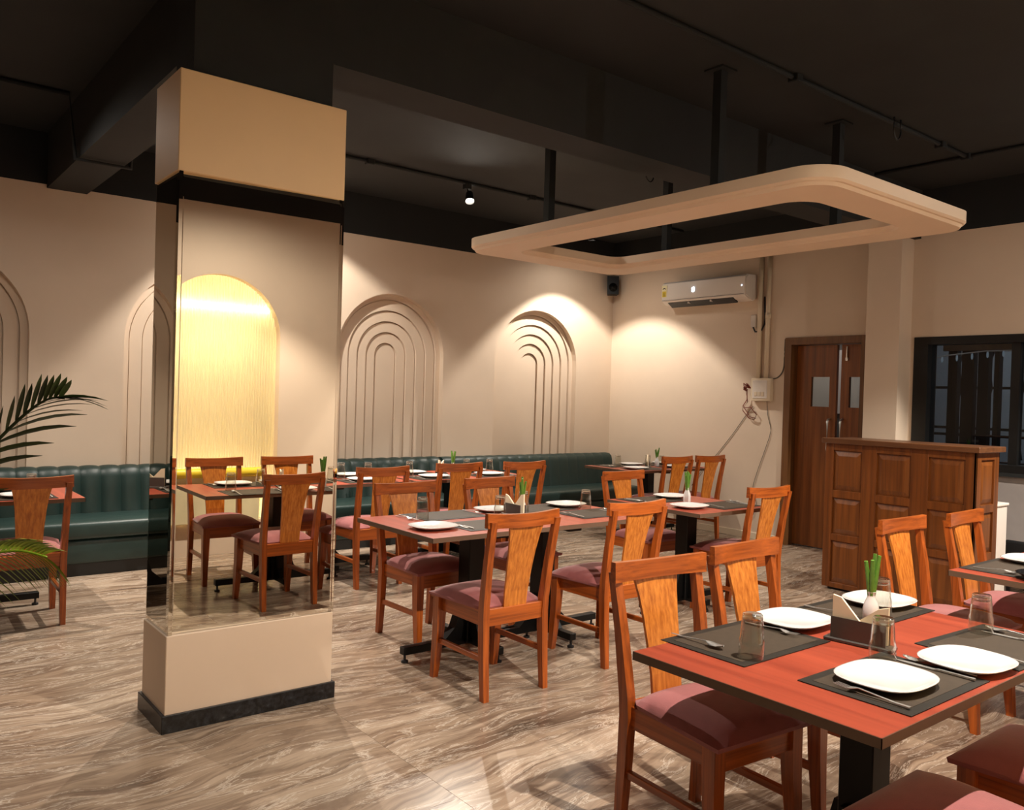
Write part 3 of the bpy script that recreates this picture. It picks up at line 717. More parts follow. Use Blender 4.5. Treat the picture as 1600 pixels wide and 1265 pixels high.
def vase_pair(x, y, label, stems=4, h=0.10, seed=0):
    t = empty('bud_vase', (x, y, ZTB+0.0005)); tag(t, label, 'vase', 'white bud vases')
    bm = bmesh.new(); add_lathe(bm, [(0.024, 0.0), (0.027, 0.004), (0.027, 0.05), (0.022, 0.07), (0.014, 0.088), (0.0125, 0.098), (0.015, 0.108), (0.011, 0.108), (0.010, 0.09), (0.0, 0.085)], 6 if seed == 3 else 18)
    bm_obj('vase_body', bm, 'china', t, True, auto=40)
    rnd = random.Random(seed)
    for k in range(stems):
        a = 2*PI*k/stems+rnd.random(); tx, ty = math.cos(a)*0.022, math.sin(a)*0.022; hh = 0.108+h+rnd.uniform(-0.02, 0.02)
        bm = bmesh.new(); add_tube(bm, [(tx*0.25, ty*0.25, 0.088), (tx*0.55, ty*0.55, 0.108+h*0.4), (tx, ty, hh)], [0.0075, 0.009, 0.0065], 6)
        bm_obj('stem', bm, 'stem', t, True, auto=60)
    return t
def napkin_holder(x, y, rz, label):
    t = empty('napkin_holder', (x, y, ZTB+0.0005)); t.rotation_euler = (0, 0, R(rz)); tag(t, label, 'napkin holder', 'metal napkin holders')
    box('tray', -0.105, 0.105, -0.03, 0.03, 0.0, 0.012, 'holder', t, 0.003)
    box('front_plate', -0.085, 0.085, -0.022, -0.019, 0.010, 0.078, 'holder', t); box('rear_plate', -0.085, 0.085, 0.019, 0.022, 0.010, 0.078, 'holder', t)
    for k, (a, b, c, yy) in enumerate((((-0.084, 0.145), (-0.058, 0.140), (0.015, 0.060), -0.012), ((0.083, 0.130), (0.052, 0.120), (-0.030, 0.055), 0.004))):
        poly = [(a[0], 0.0135), (a[0], a[1]), (b[0], b[1]), (c[0], c[1]), (c[0], 0.0135)]
        bm = bmesh.new(); add_prism(bm, poly, 'y', yy, yy+0.009)
        o = bm_obj('napkin', bm, 'tissue', None)
        o.location = t.location; o.rotation_euler = t.rotation_euler
        tag(o, label.replace('dark metal napkin holder', ('taller cream napkin wing in the holder', 'lower cream napkin wing in the holder')[k]), 'napkin', 'paper napkins')
    return t

# nearest table, as laid in the photograph
NT = 'on the nearest table'
placemat(2.222, 1.568, 0, 'charcoal placemat %s at its left rear corner, spoon along its edge' % NT)
placemat(2.935, 1.568, 0, 'charcoal placemat %s behind the napkin holder' % NT)
placemat(2.252, 1.108, 0, 'charcoal placemat %s at its near corner with a fork and plate' % NT)
placemat(2.880, 1.085, -3, 'charcoal placemat %s at its right front under a lone tumbler' % NT)
plate(2.53, 1.600, 0, 'white oval plate %s left of the napkin holder' % NT)
plate(3.07, 1.580, 0, 'white oval plate %s behind the green stems' % NT)
plate(2.212, 1.112, 0, 'white oval plate %s nearest to us, fork beneath its edge' % NT)
plate(2.575, 1.055, -4, 'white oval plate %s between two mats, spoon and knife at its side' % NT, ZTB+0.001)
tumbler(2.085, 1.452, 'upturned clear tumbler %s at the left edge beside the spoon' % NT, ZTB+0.0045)
tumbler(2.388, 1.214, 'upturned clear tumbler %s in front of the napkin holder' % NT, ZTB+0.0045)
tumbler(2.980, 1.182, 'upturned clear tumbler %s farthest right' % NT, ZTB+0.0045)
tumbler(2.925, 1.500, 'upturned clear tumbler %s behind the white vase' % NT, ZTB+0.0045)
spoon(2.070, 1.640, 180, 'steel spoon %s along the left edge of the rear mat' % NT)
fork(2.388, 1.59, 180, 'steel fork %s half under the plate left of the holder' % NT)
fork(2.066, 1.075, 0, 'steel fork %s tucked against the nearest plate' % NT)
knife(2.435, 1.085, 0, 'steel knife %s at the right edge of the nearest mat' % NT)
spoon(2.474, 1.09, 5, 'steel spoon %s lying between knife and right-hand plate' % NT, ZTB+0.002)
spoon(3.045, 1.090, 4, 'steel spoon %s at the far right edge' % NT)
knife(3.000, 1.075, 0, 'steel knife %s at the far right edge beside a spoon' % NT)
fork(2.72, 1.00, 0, 'steel fork %s right of the right-hand plate' % NT)
fork(2.775, 1.610, 180, 'steel fork %s on the rear mat behind the napkin holder' % NT)
napkin_holder(2.50, 1.345, -82, 'dark metal napkin holder %s' % NT)
vase_pair(2.785, 1.462, 'white bud vase with thick green stems %s' % NT, 4, 0.115, 1)

def setting(x, y, face, where, plate_dx=0.0, glass=(0.12, 0.12), items='mpgsf'):
    """face +1: diner looks towards +y.  Local x to the diner's right."""
    s = face
    if 'm' in items: placemat(x, y, 0, 'charcoal placemat '+where)
    if 'p' in items: plate(x+s*plate_dx, y-0.0*s, 0, 'white oval plate '+where, ZTB+(0.0042 if abs(plate_dx) < 0.05 else 0.0035))
    if 'g' in items: tumbler(x+s*glass[0], y+s*glass[1], 'upturned clear tumbler '+where, ZTB+0.0042)
    if 's' in items: spoon(x+s*0.195, y-0.01*s, 0 if s > 0 else 180, 'steel spoon '+where); knife(x+s*0.172, y-0.01*s, 0 if s > 0 else 180, 'steel knife '+where)
    if 'f' in items: fork(x-s*0.165, y-0.01*s, 0 if s > 0 else 180, 'steel fork '+where)
# middle table
MT = 'of the middle table'
placemat(2.885, 4.24, 0, 'charcoal placemat at the rear left %s' % MT); placemat(2.90, 3.83, 0, 'charcoal placemat at the front left %s' % MT)
placemat(3.62, 4.22, 0, 'charcoal placemat at the rear right %s, behind the vase' % MT); placemat(3.80, 3.88, 0, 'charcoal placemat at the front right %s' % MT)
plate(2.55, 3.86, 0, 'white oval plate at the front left corner %s' % MT, ZTB+0.001); plate(3.28, 4.25, 0, 'white oval plate at the rear centre %s' % MT, ZTB+0.001)
plate(3.87, 4.22, 0, 'white oval plate at the rear right %s' % MT, ZTB+0.0042)
tumbler(2.672, 4.165, 'upturned clear tumbler at the rear left %s' % MT, ZTB+0.0042); tumbler(3.17, 4.06, 'upturned clear tumbler beside the napkins %s' % MT)
tumbler(3.43, 4.15, 'upturned clear tumbler right of the vase %s' % MT, ZTB+0.0042); tumbler(3.90, 4.06, 'upturned clear tumbler at the right end %s' % MT, ZTB+0.001)
spoon(2.60, 4.25, 180, 'steel spoon at the rear left corner %s' % MT, ZTB+0.001); knife(2.635, 4.26, 180, 'steel knife at the rear left corner %s' % MT, ZTB+0.001)
fork(3.095, 4.25, 180, 'steel fork beside the rear centre plate %s' % MT); fork(2.70, 3.84, 0, 'steel fork at the front left mat %s' % MT)
knife(2.725, 3.83, 0, 'steel knife at the front left mat %s' % MT)
spoon(3.975, 3.86, 0, 'steel spoon at the right end %s' % MT); knife(3.945, 3.86, 0, 'steel knife at the right end %s' % MT); fork(3.60, 3.86, 0, 'steel fork at the front right mat %s' % MT)
vase_pair(3.345, 4.06, 'white bud vase with green stems in the centre %s' % MT, 4, 0.11, 2)
napkin_holder(3.255, 4.02, 88, 'dark metal napkin holder at the centre %s' % MT)
# small square table
ST = 'on the small square table'
placemat(4.72, 4.20, 0, 'charcoal placemat %s before the facing chair' % ST); placemat(5.00, 3.74, 0, 'charcoal placemat %s nearest its front edge' % ST)
plate(4.96, 4.22, 0, 'white oval plate %s at the rear' % ST); plate(4.64, 3.78, 0, 'white oval plate %s at the front' % ST, ZTB+0.001)
spoon(4.53, 4.20, 180, 'steel spoon %s at its left rear' % ST); knife(4.56, 4.20, 180, 'steel knife %s at its left rear' % ST)
fork(4.83, 3.73, 0, 'steel fork %s beside the front plate' % ST); spoon(5.18, 3.74, 0, 'steel spoon %s at its right end' % ST)
knife(5.15, 3.74, 0, 'steel knife %s at its right end' % ST)
vase_pair(4.86, 3.985, 'white ribbed bud vase with green stems %s' % ST, 5, 0.11, 3)
# corner table
CT = 'on the corner table under the air conditioner'
placemat(6.76, 6.13, 0, 'charcoal placemat %s, front left' % CT); placemat(7.32, 6.13, 0, 'charcoal placemat %s, front right' % CT)
placemat(6.72, 6.52, 0, 'charcoal placemat %s, rear left' % CT); placemat(7.32, 6.52, 0, 'charcoal placemat %s, rear right' % CT)
plate(6.62, 6.13, 0, 'white oval plate %s, front left' % CT); plate(6.98, 6.54, 0, 'white oval plate %s, rear left' % CT, ZTB+0.001)
plate(7.24, 6.12, 0, 'white oval plate %s, front right' % CT); plate(7.48, 6.5, 0, 'white oval plate %s, rear right' % CT)
tumbler(6.66, 6.44, 'upturned clear tumbler %s, at its left end' % CT, ZTB+0.0042); tumbler(7.10, 6.40, 'upturned clear tumbler %s, beside the vase' % CT)
tumbler(7.22, 6.30, 'upturned clear tumbler %s, right of the vase' % CT)
spoon(6.54, 6.50, 180, 'steel spoon %s, at its left end' % CT); fork(6.585, 6.50, 180, 'steel fork %s, at its left end' % CT)
vase_pair(7.14, 6.30, 'white bud vase with green stems %s' % CT, 4, 0.09, 4)
napkin_holder(6.99, 6.30, 40, 'dark metal napkin holder %s' % CT)
# right-hand table with food
RT = 'on the table at the right edge'
placemat(4.34, 1.585, 0, 'charcoal placemat %s, at its left corner' % RT); placemat(4.95, 1.56, 0, 'charcoal placemat %s, farther right' % RT)
plate(4.58, 1.60, 0, 'white oval plate %s, behind the food dish' % RT, ZTB+0.0042); spoon(4.175, 1.60, 180, 'steel spoon %s, beside the food dish' % RT)
DX, DY = 4.145, 1.335
dish = empty('food_dish', (DX, DY, ZTB+0.0045), PI/2); tag(dish, 'black oval dish of fried food %s' % RT, 'dish')
bm = bmesh.new(); add_lathe(bm, [(0.0, 0.0), (0.10, 0.0), (0.15, 0.020), (0.165, 0.028), (0.160, 0.030), (0.10, 0.009), (0.0, 0.008)], 36, power=2.3, sx=1.0, sy=0.72); bm_obj('dish_body', bm, 'black_dish', dish, True, auto=50)
rnd = random.Random(5)
for k, (dx, dy) in enumerate(((-0.01, 0.06), (0.035, 0.015), (-0.04, 0.02), (0.03, 0.085), (-0.01, -0.05), (0.05, -0.04))):
    bm = bmesh.new(); bmesh.ops.create_icosphere(bm, subdivisions=2, radius=0.03)
    for v in bm.verts: v.co = Vector((v.co.x*1.15, v.co.y, v.co.z*0.85))*(1+rnd.uniform(-0.14, 0.14))
    o = bm_obj('fried_piece', bm, 'fried' if k % 2 == 0 else 'sauce', None, True, (DX+dx, DY+dy, ZTB+0.043)); tag(o, 'fried piece %s the black dish' % ('under the taller foil tip in', 'yellow, in the middle of', 'at the left rim of', 'yellow, at the far end of', 'at the near end of', 'yellow, at the near right of')[k], 'food', 'fried food in the black dish')
for k, (dx, dy, zz) in enumerate(((-0.012, 0.065, 0.083), (-0.045, -0.02, 0.06))):
    bm = bmesh.new(); bmesh.ops.create_icosphere(bm, subdivisions=2, radius=0.019)
    for v in bm.verts: v.co *= 1+rnd.uniform(-0.18, 0.18)
    o = bm_obj('foil_wrap', bm, 'foil', None, False, (DX+dx, DY+dy, ZTB+zz)); tag(o, ('crumpled silver foil tip standing highest in the black food dish', 'crumpled silver foil tip low at the near side of the black food dish')[k], 'foil')
# banquette tables
for nm, x0, lab in (('a', 3.78, 'on the banquette table between two arches'), ('b', 2.47, 'on the banquette table beside the pillar'), ('c', -0.08, 'on the table at the left edge')):
    ya = 6.0 if nm != 'c' else 5.95
    setting(x0+0.30, ya+0.19, 1, lab+', front left', 0.0, (0.10, 0.19), 'mpsf'); setting(x0+0.93, ya+0.19, 1, lab+', front right', -0.02 if nm != 'c' else 0.05, (0.12, 0.18), 'mpgsf')
    setting(x0+0.30, ya+0.57, -1, lab+', rear left', -0.26 if nm == 'b' else 0.0, (0.12, 0.16), 'mpgs'); setting(x0+0.93, ya+0.57, -1, lab+', rear right', -0.05, (0.10, 0.13), 'mpg')
    vase_pair(x0+0.645, ya+0.40, 'white bud vase with green stems '+lab, 4, 0.10, 5+ord(nm))
    napkin_holder(x0+(0.50 if nm != 'c' else 0.52), ya+0.38, 10 if nm == 'b' else 35, 'dark metal napkin holder '+lab)

# ------------------------------------------------------------------ banquettes
def banquette(x0, x1, label, bulge=0.019):
    t = empty('banquette', ((x0+x1)/2, YB, 0)); tag(t, label, 'banquette'); c = (x0+x1)/2; h = (x1-x0)/2
    box('plinth', -h, h, -0.66, -0.02, 0.0, 0.10, 'bench_base', t)
    box('seat_front', -h, h, -0.695, -0.03, 0.10, 0.285, 'leather', t, 0.02, 3)
    box('seat_cushion', -h, h, -0.715, -0.10, 0.287, 0.425, 'leather', t, 0.035, 4)
    n = max(1, round((x1-x0)/0.155)); w = (x1-x0)/n
    bm = bmesh.new(); rings = []
    prof = []
    for k in range(13):
        s = k/12; prof.append(s)
    # one upholstered channel, bulging between its seams, rolled over at the top
    cols = 7; pts = []
    sec = [(-0.215, 0.40), (-0.205, 0.50), (-0.19, 0.62), (-0.18, 0.72), (-0.165, 0.765), (-0.13, 0.792), (-0.085, 0.797), (-0.03, 0.79), (-0.005, 0.77)]
    for i in range(cols+1):
        u = i/cols; b = math.sin(PI*u)**0.5*bulge
        row = []
        for (yy, zz) in sec:
            ny, nz = (-1, 0) if zz < 0.74 else ((-0.6, 0.8) if yy < -0.12 else (0, 1))
            row.append(((u-0.5)*w, yy+ny*b, zz+nz*b*0.6))
        pts.append(row)
    V = [[bm.verts.new(p) for p in r] for r in pts]
    for a, b in zip(V, V[1:]):
        for k in range(len(sec)-1): bm.faces.new((a[k], b[k], b[k+1], a[k+1]))
    for e in (V[0], V[-1]):
        f = [bm.verts.new(v.co) for v in e]+[bm.verts.new((e[0].co.x, -0.005, 0.40))]; bm.faces.new(f)
    me = mesh_of(bm, 'back_channel', 'leather', True, 50)
    for k in range(n): link('back_channel', me, None, t, (-h+w*(k+0.5), 0, 0))
    return t
banquette(-2.98, 5.085, 'long dark green channelled leather banquette running from the left edge behind the pillar')
banquette(5.12, 7.72, 'dark green leather banquette under the right-hand arch, ending in the corner', 0.008)

# ------------------------------------------------------------------ reception desk
desk = empty('reception_desk', (6.48, 3.146, 0)); tag(desk, 'chest-high brown wooden reception desk with raised panels', 'reception desk')
def kb(name, x0, x1, y0, y1, z0, z1, mat, par=None, bev=0.0): return box(name, x0-6.48, x1-6.48, y0-3.146, y1-3.146, z0, z1, mat, par or desk, bev)
kb('carcass', 6.306, 6.66, 2.578, 3.715, 0.03, 1.19, 'desk'); kb('plinth', 6.33, 6.64, 2.60, 3.70, 0.0, 0.03, 'bench_base')
kb('desk_top', 6.262, 6.715, 2.532, 3.755, 1.19, 1.231, 'desk_top', None, 0.004)
cols = [(2.64, 2.90), (3.03, 3.30), (3.42, 3.665)]; rows = [(0.06, 0.40), (0.455, 0.75), (0.81, 1.135)]
def frame_bars(fn):
    pass
ys_ = [2.562]+[v for c in cols for v in c]+[3.732]
for a, b in zip(ys_[::2], ys_[1::2]): kb('stile', 6.290, 6.308, a, b, 0.02, 1.19, 'desk', None, 0.002)
zs_ = [0.02]+[v for r in rows for v in r]+[1.19]
for (a, b) in cols:
    for z0, z1 in zip(zs_[::2], zs_[1::2]): kb('rail', 6.2905, 6.3075, a, b, z0, z1, 'desk', None, 0.002)
    for z0, z1 in rows:
        bm = bmesh.new(); yA, yB = a-3.146, b-3.146; e = 0.045
        add_loft(bm, [[(6.308-6.48, yA, z0), (6.308-6.48, yB, z0), (6.308-6.48, yB, z1), (6.308-6.48, yA, z1)], [(6.304-6.48, yA+0.012, z0+0.012), (6.304-6.48, yB-0.012, z0+0.012), (6.304-6.48, yB-0.012, z1-0.012), (6.304-6.48, yA+0.012, z1-0.012)],
                      [(6.294-6.48, yA+e, z0+e), (6.294-6.48, yB-e, z0+e), (6.294-6.48, yB-e, z1-e), (6.294-6.48, yA+e, z1-e)]])
        bm_obj('raised_panel', bm, 'desk_field', desk)
for x0, x1 in ((6.29, 6.375), (6.60, 6.675)): kb('stile', x0, x1, 2.562, 2.579, 0.02, 1.19, 'desk', None, 0.002)
for z0, z1 in zip(zs_[::2], zs_[1::2]): kb('rail', 6.375, 6.60, 2.5625, 2.5785, z0, z1, 'desk', None, 0.002)
for z0, z1 in rows:
    bm = bmesh.new(); xA, xB = 6.375-6.48, 6.60-6.48; e = 0.04; yy = 2.579-3.146
    add_loft(bm, [[(xA, yy, z0), (xB, yy, z0), (xB, yy, z1), (xA, yy, z1)], [(xA+0.012, yy-0.004, z0+0.012), (xB-0.012, yy-0.004, z0+0.012), (xB-0.012, yy-0.004, z1-0.012), (xA+0.012, yy-0.004, z1-0.012)],
                  [(xA+e, yy-0.014, z0+e), (xB-e, yy-0.014, z0+e), (xB-e, yy-0.014, z1-e), (xA+e, yy-0.014, z1-e)]])
    bm_obj('raised_panel', bm, 'desk_field', desk)
cab = empty('white_cabinet', (6.80, 2.72, 0)); tag(cab, 'low white cabinet standing just behind the reception desk', 'cabinet')
box('cabinet_body', -0.11, 0.10, -0.14, 0.14, 0.0, 0.78, 'white_plastic', cab, 0.004); box('cabinet_top', -0.115, 0.11, -0.15, 0.15, 0.78, 0.80, 'white_plastic', cab, 0.004)
oc = empty('office_chair', (7.35, 2.55, 0)); tag(oc, 'low black chair showing its back beside the white cabinet', 'chair')
box('backrest', -0.04, 0.0, -0.20, 0.20, 0.30, 0.46, 'black_plastic', oc, 0.02, 3); box('seat', -0.02, 0.40, -0.20, 0.20, 0.28, 0.33, 'black_plastic', oc, 0.02, 2)
for u, v in ((0.0, -0.17), (0.0, 0.17), (0.36, -0.17), (0.36, 0.17)): box('leg', u-0.012, u+0.012, v-0.012, v+0.012, 0.0, 0.29, 'black_steel', oc)

# ------------------------------------------------------------------ air conditioner, speaker, pipes, switch box
ac = empty('air_conditioner', (XR, 6.135, 2.62)); tag(ac, 'white split air conditioner with a yellow label on the right wall', 'air conditioner')
prof = [(0.0, 0.03), (-0.05, 0.0), (-0.15, 0.02), (-0.205, 0.055), (-0.215, 0.10), (-0.205, 0.262), (-0.17, 0.285), (0.0, 0.29)]
bm = bmesh.new(); add_prism(bm, prof, 'y', -0.60, 0.60)
bmesh.ops.bevel(bm, geom=[e for e in bm.edges if abs(e.verts[0].co.y-e.verts[1].co.y) < 1e-5], offset=0.012, segments=2, affect='EDGES')
bm_obj('casing', bm, 'white_plastic', ac, True, auto=30)
box('air_outlet', -0.196, -0.10, -0.42, 0.52, 0.024, 0.040, 'black_plastic', ac)
o = bpy.data.objects['air_outlet']; o.rotation_euler = (0, R(32), 0); o.location = (-0.03, 0, -0.087)
for yy in (-0.11, 0.21): box('outlet_rib', -0.19, -0.15, yy-0.006, yy+0.006, 0.014, 0.034, 'white_plastic', ac)
box('flap_seam', -0.2165, -0.2150, -0.58, 0.58, 0.064, 0.068, 'ink', ac)
box('energy_label', -0.2165, -0.2085, 0.515, 0.590, 0.105, 0.245, 'sticker_cream', ac); lab = bpy.data.objects['energy_label']
box('label_field', -0.2172, -0.2160, 0.525, 0.580, 0.108, 0.175, 'sticker_yellow', lab)
bm = bmesh.new()
for k in range(7):
    a0, a1 = R(20+20*k), R(20+20*(k+1)); bm.faces.new([bm.verts.new((-0.2178, 0.553+rr*math.cos(a), 0.19+rr*math.sin(a))) for rr, a in ((0.016, a0), (0.027, a0), (0.027, a1), (0.016, a1))])
bmesh.ops.solidify(bm, geom=bm.faces[:], thickness=0.001)
bm_obj('label_stars', bm, 'ink', lab)
bm = bmesh.new()
for z in (0.115, 0.125, 0.135, 0.145, 0.155): add_box(bm, -0.2178, -0.2170, 0.532, 0.573, z, z+0.003)
bm_obj('label_print', bm, 'ink', lab)
bm = bmesh.new()
def seg(y, z, hor):
    if hor: add_box(bm, -0.2185, -0.2155, y-0.010, y+0.010, z-0.0025, z+0.0025)
    else: add_box(bm, -0.2185, -0.2155, y-0.0025, y+0.0025, z-0.010, z+0.010)
for yc, segs in ((0.150, 'bc'), (0.118, 'abcdfg')):
    for s in segs:
        seg(*{'a': (yc, 0.190, True), 'b': (yc-0.012, 0.178, False), 'c': (yc-0.012, 0.154, False), 'd': (yc, 0.142, True), 'e': (yc+0.012, 0.154, False), 'f': (yc+0.012, 0.178, False), 'g': (yc, 0.166, True)}[s])
bm_obj('lit_display', bm, 'digits', ac)
bm = bmesh.new(); add_box(bm, -0.2165, -0.215, -0.555, -0.545, 0.155, 0.165); bm_obj('indicator_light', bm, 'digits', ac)

sp = empty('wall_speaker', (7.72, 7.66, 2.95)); sp.rotation_euler = (R(-8), 0, R(-40)); tag(sp, 'small black loudspeaker mounted in the wall corner', 'loudspeaker')
bm = bmesh.new(); add_loft(bm, [[(-0.06, 0.06, -0.11), (0.06, 0.06, -0.11), (0.05, 0.06, 0.11), (-0.05, 0.06, 0.11)][::1], [(-0.075, -0.06, -0.12), (0.075, -0.06, -0.12), (0.075, -0.06, 0.12), (-0.075, -0.06, 0.12)]])
bm_obj('speaker_box', bm, 'black_plastic', sp)
bm = bmesh.new(); add_lathe(bm, [(0.0, 0.0), (0.035, 0.004), (0.05, 0.0), (0.055, 0.006)], 18)
bmesh.ops.rotate(bm, verts=bm.verts, matrix=Matrix.Rotation(R(90), 3, 'X')); bmesh.ops.translate(bm, verts=bm.verts, vec=(0, -0.064, -0.03)); bm_obj('speaker_cone', bm, 'black_steel', sp, True)
box('bracket', -0.015, 0.015, 0.055, 0.10, -0.02, 0.02, 'black_steel', sp)

pp = empty('wall_pipes', (XR, 5.42, 0)); tag(pp, 'pair of cream conduit pipes from the ceiling to the switch box', 'pipe')
bm = bmesh.new(); add_tube(bm, [(-0.03, 0.045, 1.77), (-0.03, 0.045, ZT)], 0.026, 10); bm_obj('pipe', bm, 'cream_plastic', pp, True)
bm = bmesh.new(); add_tube(bm, [(-0.028, -0.055, 1.77), (-0.028, -0.055, ZT)], 0.024, 10); add_tube(bm, [(-0.028, -0.055, 2.42), (-0.028, -0.055, 2.48)], 0.031, 10); bm_obj('pipe', bm, 'cream_plastic', pp, True)
bm = bmesh.new(); add_tube(bm, [(-0.022, 0.0, 2.66), (-0.02, -0.005, 2.5), (-0.022, -0.008, 2.36), (-0.03, 0.03, 2.28), (-0.035, 0.10, 2.28), (-0.03, 0.13, 2.33)], 0.009, 7); bm_obj('black_cable', bm, 'black_plastic', pp, True)
bm = bmesh.new(); add_box(bm, -0.03, 0.0, 0.10, 0.17, 2.33, 2.47, 0.008); o = bm_obj('socket', bm, 'white_plastic', pp)
bx = empty('switch_box', (XR, 5.41, 1.645)); tag(bx, 'cream switch box on the right wall with tangled wires', 'switch box')
box('box_body', -0.06, 0.0, -0.125, 0.125, -0.125, 0.125, 'cream_plastic', bx, 0.008, 2)
box('cover_plate', -0.065, -0.059, -0.085, 0.10, -0.095, 0.10, 'white_plastic', bx, 0.003)
for k in range(3): box('switch', -0.070, -0.064, -0.05+0.045*k, -0.015+0.045*k, -0.07, -0.025, 'cream_plastic', bx, 0.002)
w = empty('tangled_wires', (XR, 5.60, 1.63)); tag(w, 'tangle of reddish brown wires beside the cream switch box', 'wire')
rnd = random.Random(3)
bm = bmesh.new()
for k in range(5):
    add_tube(bm, [(-0.04, -0.05, 0.03), (-0.06+rnd.uniform(-.02, .02), rnd.uniform(-.03, .05), 0.05+rnd.uniform(-.03, .04)), (-0.05, rnd.uniform(-.02, .07), 0.02+rnd.uniform(-.03, .04)), (-0.04, 0.0, 0.0)], 0.007, 6)
bm_obj('wire_knot', bm, 'wire_red', w, True)
bm = bmesh.new()
add_tube(bm, [(-0.03, 0.0, 0.02), (-0.03, 0.0, -0.10), (-0.03, 0.05, -0.17), (-0.03, 0.05, -0.22), (-0.03, -0.03, -0.30), (-0.03, -0.10, -0.32), (-0.03, -0.13, -0.26), (-0.03, -0.05, -0.18), (-0.03, 0.04, -0.19)], 0.005, 6)
add_tube(bm, [(-0.03, 0.02, 0.02), (-0.03, -0.01, -0.12), (-0.03, 0.04, -0.18), (-0.03, -0.05, -0.29), (-0.03, -0.12, -0.30)], 0.005, 6)
bm_obj('wire_coil', bm, 'wire_red', w, True)
def cable(label, pts, r=0.003, mat='wire_grey'):
    bm = bmesh.new(); p0 = Vector(pts[0]); add_tube(bm, [p-p0 for p in bez(pts, 30)], r, 6); o = bm_obj('wall_cable', bm, mat, None, True, p0); return tag(o, label, 'cable')
def wallpts(l): return [(XR-0.007, y, z) for y, z in l]
cable('thin cable slanting down the right wall from the switch box to the corner table', wallpts([(5.53, 1.46), (5.62, 1.36), (5.80, 1.13), (6.0, 0.90), (6.2, 0.70), (6.35, 0.5)]))
cable('thin cable hanging from the switch box down to the baseboard', wallpts([(5.36, 1.53), (5.34, 1.36), (5.30, 1.2), (5.36, 1.0), (5.45, 0.75), (5.50, 0.55), (5.45, 0.35), (5.6, 0.1)]))
cable('thin cable curving from the switch box up to the door frame', wallpts([(5.40, 1.785), (5.30, 1.765), (5.22, 1.79), (5.165, 1.88), (5.158, 2.1), (5.155, 2.19)]), 0.007)

# ------------------------------------------------------------------ yard seen through the window
for y, wd, lab in ((5.6, 0.12, 'dark post in the yard beyond the window frame'), (4.33, 0.10, 'leftmost dark post behind the window pane'), (4.165, 0.13, 'thick dark post in the middle of the window pane'), (4.0, 0.11, 'dark post right of the middle of the window pane'), (3.86, 0.05, 'thin dark post near the window mullion'), (3.45, 0.12, 'dark post behind the right-hand window pane'), (2.7, 0.12, 'dark post far right outside the window')):
    o = box('wooden_post', 9.9, 10.0, y-wd/2, y+wd/2, -0.02, 2.62, 'black_band'); tag(o, lab, 'post', 'posts outside the window')
o = box('yard_beam', 9.85, 9.899, 1.0, 4.42, 2.16, 2.62, 'frame_wood'); tag(o, 'dark beam over the posts outside the window', 'beam')
gr = empty('yard_railing', (10.0, 4.0, 0)); tag(gr, 'pale railing with curved iron bars outside the window', 'railing')
for k in range(9):
    y = -1.3+0.33*k; bm = bmesh.new(); add_tube(bm, [(0.2, y, 0.95), (0.2, y+0.045, 1.25), (0.2, y+0.06, 1.5), (0.2, y, 1.75), (0.2, y+0.04, 2.0), (0.2, y-0.02, 2.2)], 0.011, 6); bm_obj('iron_bar', bm, 'win_frame', gr, True)
for z in (1.20, 1.28, 1.75): box('rail', 0.18, 0.22, -1.6, 1.9, z-0.015, z+0.015, 'win_frame', gr)
box('railing_base', 0.12, 0.28, -1.8, 2.2, -0.02, 0.92, 'pot', gr)
bl = empty('string_lights', (9.7, 3.9, 2.06)); tag(bl, 'string of small pale lamps hung along the yard posts', 'string lights')
bm = bmesh.new(); add_tube(bm, [(0, 1.4, -0.05), (0, 0.62, 0.0), (0, 0.4, 0.04), (0, 0.0, 0.08), (0, -0.8, 0.08), (0, -1.6, 0.09)], 0.008, 6); bm_obj('cord', bm, 'white_plastic', bl, True)
M['bulb'] = emit('dim_bulb', (214, 226, 236), 0.22)
for k in range(7):
    y = 0.62-0.16*k; bm = bmesh.new(); add_lathe(bm, [(0.0, -0.06), (0.010, -0.045), (0.012, -0.02), (0.008, 0.01), (0.0, 0.012)], 10, 0, y, min(0.07, 0.015*k)); bm_obj('bulb', bm, 'bulb', bl, True)
yl = bpy.data.lights.new('yard_fill', 'AREA'); yl.energy = 35; yl.size = 1.0; yl.color = (0.75, 0.86, 1.0)
yo = bpy.data.objects.new('yard_fill', yl); COL.objects.link(yo); yo.location = (11.5, 3.6, 4.0)  # unseen area lamp added to brighten the yard

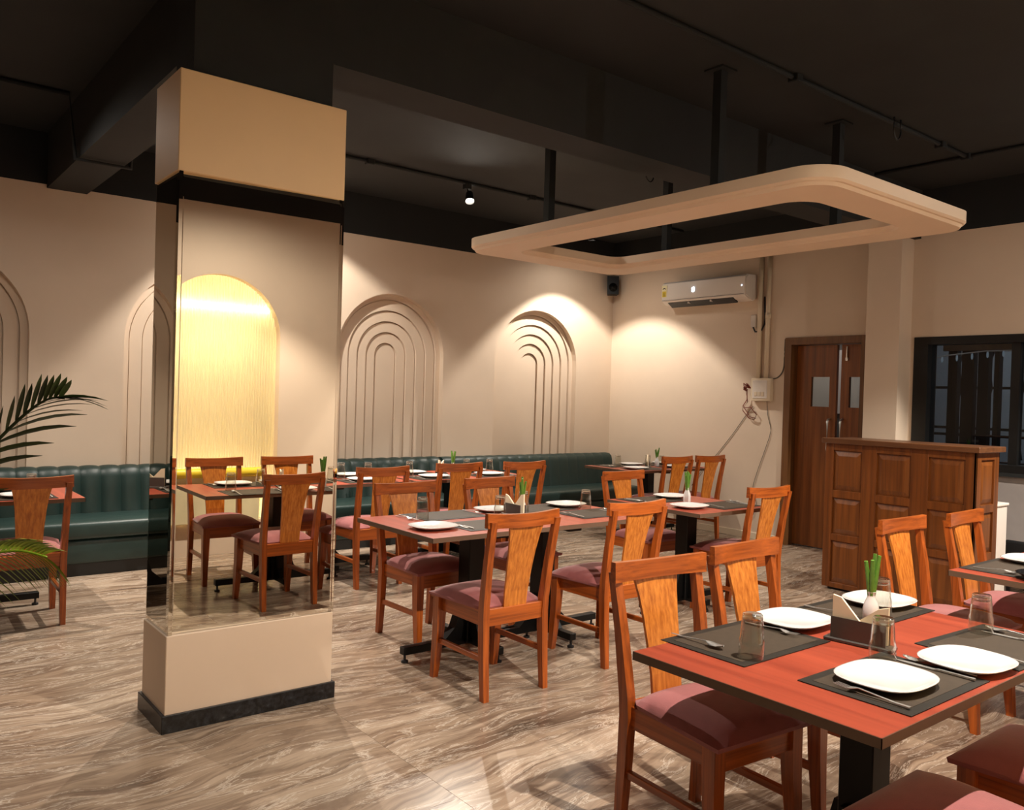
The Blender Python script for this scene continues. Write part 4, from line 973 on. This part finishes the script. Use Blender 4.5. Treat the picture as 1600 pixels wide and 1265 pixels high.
# ------------------------------------------------------------------ palm
palm = empty('potted_palm', (0.02, 3.0, 0)); tag(palm, 'potted palm with arching fronds at the left edge', 'plant')
bm = bmesh.new(); add_lathe(bm, [(0.10, 0.0), (0.13, 0.03), (0.155, 0.36), (0.165, 0.38), (0.150, 0.38), (0.14, 0.34), (0.0, 0.34)], 24); bm_obj('pot', bm, 'pot', palm, True, auto=40)
bm = bmesh.new(); add_lathe(bm, [(0.0, 0.35), (0.139, 0.345)], 20); bm_obj('soil', bm, 'soil', palm)
PB = Vector((0.02, 3.0, 0))
def frond(pts, mat, up, side, l0, nleaf, droop_a, droop_b, seed, wid=0.011, start=0.25, near=1.0, upw=0.95, tw=0.75):
    rnd = random.Random(seed); C = [p-PB for p in bez(pts, 40)]
    bm = bmesh.new(); add_tube(bm, C, [0.009-0.0065*i/40 for i in range(41)], 6); fr = bm_obj('frond', bm, mat, palm, True)
    up = Vector(up).normalized(); side = Vector(side).normalized()
    for k in range(nleaf):
        s = start+(0.99-start)*(k//2)/(nleaf/2); i = min(39, int(s*40)); p = C[i]; t = (C[i+1]-C[i]).normalized()
        ln = l0*(1-0.55*s**2.5)*rnd.uniform(0.92, 1.08)
        if k % 2 == 0: d = (up*upw+t*tw).normalized(); dr = droop_a
        else: d = (side*1.0+t*0.85).normalized(); dr = droop_b; ln *= near
        bm = bmesh.new(); m_ = 5; wv = d.cross(t)
        wv = (wv if wv.length > 0.05 else d.cross(Vector((0, 0, 1)))).normalized(); wv = (wv*0.75+t*0.5).normalized()
        L = []; Rr = []; Mm = []
        for q in range(m_+1):
            u = q/m_; c = p+d*ln*u+Vector((0, 0, -1))*dr*ln*u*u; hw = wid*(math.sin(PI*min(1, u*0.92+0.07))**0.7)+0.0006
            if q == m_: hw = 0.0005
            L.append(bm.verts.new(c-wv*hw)); Rr.append(bm.verts.new(c+wv*hw)); Mm.append(bm.verts.new(c+d.cross(wv)*hw*0.25))
        for q in range(m_):
            bm.faces.new((L[q], L[q+1], Mm[q+1], Mm[q])); bm.faces.new((Mm[q], Mm[q+1], Rr[q+1], Rr[q]))
        bm_obj('leaflet', bm, mat, fr, True)
frond([(0.06, 3.0, 0.36), (0.10, 3.08, 0.75), (0.24, 3.16, 1.12), (0.39, 3.141, 1.312), (0.465, 3.085, 1.405), (0.515, 3.04, 1.445), (0.55, 3.01, 1.445)], 'leaf_dark', (-0.2, 0.1, 1), (0.80, -0.60, 0.22), 0.145, 34, 0.02, 0.26, 1, 0.0105, 0.12, 2.1)
frond([(0.04, 2.98, 0.36), (0.08, 2.85, 0.65), (0.17, 2.77, 0.88), (0.28, 2.70, 1.00), (0.37, 2.64, 1.03), (0.44, 2.59, 1.015)], 'leaf_lit', (-0.05, 0.35, 0.9), (0.55, -0.45, -0.30), 0.15, 84, 0.5, 0.6, 2, 0.0085, 0.15, 1.15, 0.8, 0.9)
frond([(0.05, 2.96, 0.36), (0.08, 2.88, 0.62), (0.15, 2.80, 0.76), (0.22, 2.76, 0.80), (0.27, 2.73, 0.78)], 'leaf_dark', (0.2, 0.5, 0.2), (0.5, -0.4, -0.2), 0.15, 30, 0.4, 0.6, 3, 0.006, 0.4)
frond([(0.0, 3.0, 0.36), (-0.12, 3.1, 0.8), (-0.3, 3.2, 1.15), (-0.5, 3.25, 1.3), (-0.65, 3.25, 1.28)], 'leaf_dark', (0.1, 0.05, 1), (-0.4, -0.8, 0.05), 0.25, 30, 0.1, 0.5, 4)
